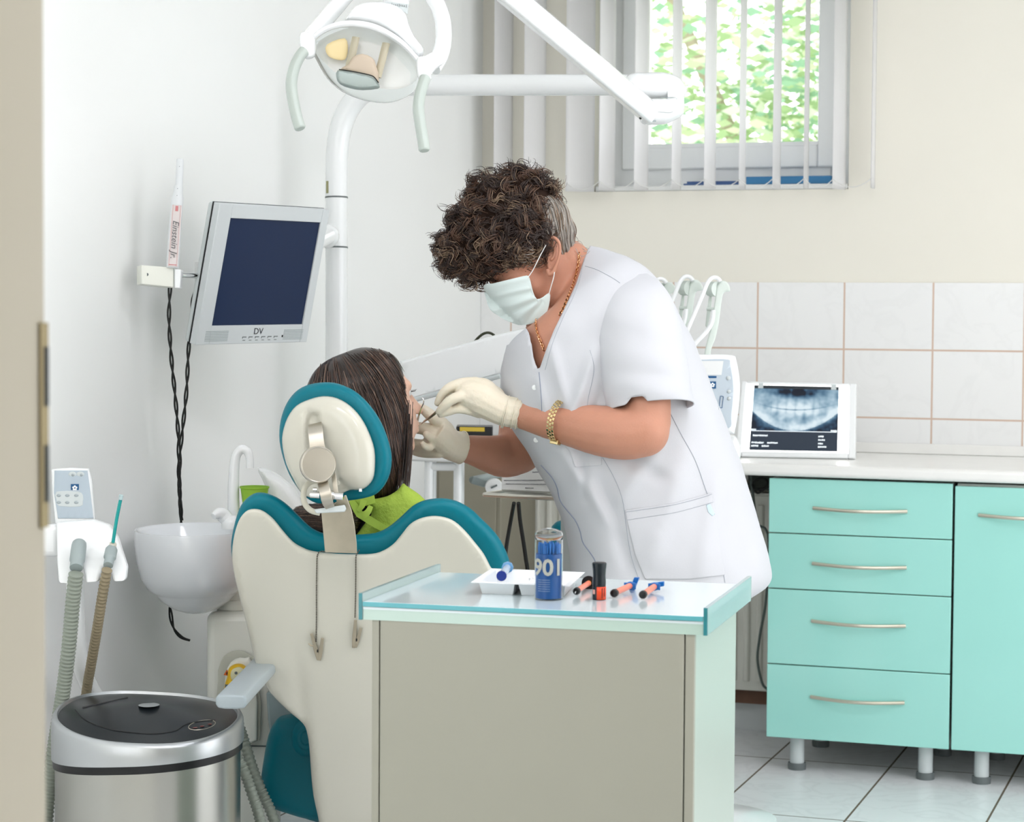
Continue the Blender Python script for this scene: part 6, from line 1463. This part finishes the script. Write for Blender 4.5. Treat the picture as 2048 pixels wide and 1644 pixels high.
# clothes: dark top, lime bib with neck ties
topm = mat('top_black', (20, 22, 24), .85); bibm = mat('bib_lime', (172, 200, 76), .75, noise_amt=.10, noise_scale=60, bump=.3, bump_scale=160)
mb = MB(); puff(mb, [(580, 1045), (600, 1018), (650, 1004), (700, 1002), (760, 1004), (820, 1008), (865, 1020), (900, 1050), (915, 1120), (900, 1300), (600, 1300), (572, 1120)], 4.74, .085, .12, 46, 16, k=3); mb.build('top', topm, pt, smooth=60)
bibp = [(722, 1001), (748, 998), (775, 992), (795, 980), (806, 967), (814, 972), (826, 980), (840, 990), (852, 1001), (872, 1012), (888, 1040), (880, 1090), (790, 1100), (700, 1100), (720, 1060), (735, 1040), (742, 1022)]
mb = MB(); puff(mb, bibp, lambda x, y: P(x, y, 4.635+.00025*abs(x-780)), .022, .02, 22, 7, k=3); bb_ = mb.build('bib', bibm, pt, smooth=60)
dkh = mat('gap_black', (12, 12, 12), .9)
mb = MB(); puff(mb, [(733, 1022), (741, 1018), (750, 1019), (756, 1024), (752, 1033), (744, 1042), (737, 1043), (736, 1034)], 4.640, .002, .002, 2, 4, k=2); mb.build('neck_opening', topm, bb_)
lm2 = mat('tie_lime', (182, 212, 84), .6, noise_amt=.08, noise_scale=60)
def ribbon(pts, w_):
    mb = MB(); strap(mb, pts, w_, .0008); return mb.build('bib_tie', lm2, bb_, smooth=40)
ribbon([(706, 1004, 4.625), (726, 1002, 4.62), (750, 998, 4.62)], [9, 11, 8]); ribbon([(702, 1000, 4.62), (712, 1016, 4.615), (722, 1030, 4.61), (734, 1026, 4.61), (742, 1012, 4.615)], [5, 8, 8, 7, 5])
ribbon([(714, 1028, 4.612), (735, 1038, 4.61), (755, 1050, 4.61), (775, 1060, 4.615)], [5, 8, 8, 7]); ribbon([(728, 1000, 4.61), (724, 1012, 4.608), (716, 1022, 4.608)], [7, 6, 4])
# hair cap and long strands
hp1, hp2, hp3 = mat('hair_brown_dark', (44, 32, 27), .34, spec=.7), mat('hair_chestnut', (82, 58, 46), .34, spec=.7), mat('hair_highlight', (128, 104, 88), .34, spec=.7)
cap_ = [(612, 785), (616, 766), (630, 741), (655, 720), (690, 705), (722, 695), (751, 697), (781, 706), (798, 723), (806, 746), (810, 770), (813, 800), (817, 830), (822, 856), (823, 884), (819, 910), (810, 937), (800, 964), (790, 990), (777, 1002), (750, 1006), (715, 1000), (680, 960), (640, 900), (615, 840)]
mb = MB(); puff(mb, cap_, lambda x, y: P(x, y, 4.70), .088, .085, 84, 7, k=3); 
puff(mb, [(578, 1035), (590, 1016), (620, 1008), (660, 1006), (715, 1008), (722, 1040), (700, 1075), (640, 1078), (600, 1062)], 4.66, .03, .03, 22, 7, k=3)
hp_ = mb.build('hair', hp1, pt, smooth=60); BQ = bvh_of(hp_)
rnd = random.Random(21); spl = []
def flow(x, y):
    """direction the hair falls: outwards from the crown, then down"""
    cx_, cy_ = 668, 700; dx, dy = x-cx_, y-cy_; L = math.hypot(dx, dy)+1; k = min(1, L/230)
    vx_, vy_ = dx/L*(1-.75*k)+.10, dy/L*(1-.75*k)+.35+.9*k
    if x > 800: vx_ -= .012*(x-800)+(.25 if y > 880 else 0)
    m_ = math.hypot(vx_, vy_); return vx_/m_, vy_/m_
for s in range(1500):
    if s < 900: x, y = rnd.uniform(625, 815), rnd.uniform(697, 860)
    else: x, y = rnd.uniform(700, 832), rnd.uniform(760, 950)
    if not inside((x, y), cap_): continue
    pts = []; lift = rnd.uniform(.0005, .0035); wig = rnd.uniform(-1, 1)
    for i in range(rnd.randint(14, 26)):
        h_, n_ = hray(x, y, BQ)
        if h_ is None: break
        pts.append(h_+n_*(lift+.001*math.sin(i*.5+wig*3))); vx_, vy_ = flow(x, y); x += vx_*8.5+.25*wig; y += vy_*8.5
    if len(pts) > 4: spl.append((pts, rnd.choices((0, 1, 2), (6, 4, .7))[0]))
for s in range(90):      # loose ends along the face
    x, y = rnd.uniform(800, 826), rnd.uniform(800, 900); d0_ = 4.66+rnd.uniform(-.02, .03); pts = []
    for i in range(14): pts.append(P(x, y, d0_)); x += -.010*(y-850)*.35-.4+rnd.uniform(-.4, .4); y += 9
    spl.append((pts, rnd.choices((0, 1, 2), (5, 5, 1))[0]))
for s in range(220):
    x, y = rnd.uniform(700, 722), rnd.uniform(1008, 1060); pts = []; dy_ = rnd.uniform(-.3, .15)
    for i in range(16):
        h_, n_ = hray(x, y, BQ)
        if h_ is None: break
        pts.append(h_+n_*.002); x -= 8.5; y += dy_*6+.4*math.sin(i*.6)
    if len(pts) > 4: spl.append((pts, rnd.choices((0, 1, 2), (5, 3, 1))[0]))
strands('long_strands', spl, [hp1, hp2, hp3], .0009, hp_)
# ------------------------------------------------------------------ instruments in the gloved hands
pr_ = thing('dental_probe', P(845, 842, 4.69), 'steel dental probe held by the gloved right hand fingers over the mouth', 'dental probe')
pr_['label'] = 'thin steel dental instrument pinched by the upper gloved hand above the mouth'
mb = MB(); tubepx(mb, [(915, 793, 4.66), (884, 815, 4.662), (866, 830, 4.675), (848, 843, 4.70)], [.0028, .0032, .0032, .0022], seg=10); mb.build('handle', steel, pr_)
mb = MB(); tubepx(mb, [(848, 843, 4.70), (842, 848, 4.705), (836, 852, 4.715)], [.0015, .001, .0005], seg=8); mb.build('tip', chrome, pr_)
dm = thing('dental_mirror', P(846, 812, 4.74), 'small curved steel dental tool tip rising above the patient mouth', 'dental tool')
mb = MB(); tubepx(mb, [(838, 830, 4.76), (843, 815, 4.75), (847, 806, 4.745), (847, 799, 4.745), (843, 794, 4.745)], [.002, .0018, .0014, .001, .0004], seg=8); mb.build('hook', chrome, dm)
mb = MB(); tubepx(mb, [(838, 830, 4.76), (834, 845, 4.765), (831, 865, 4.77)], [.002, .0028, .003], seg=8); mb.build('handle', steel, dm)
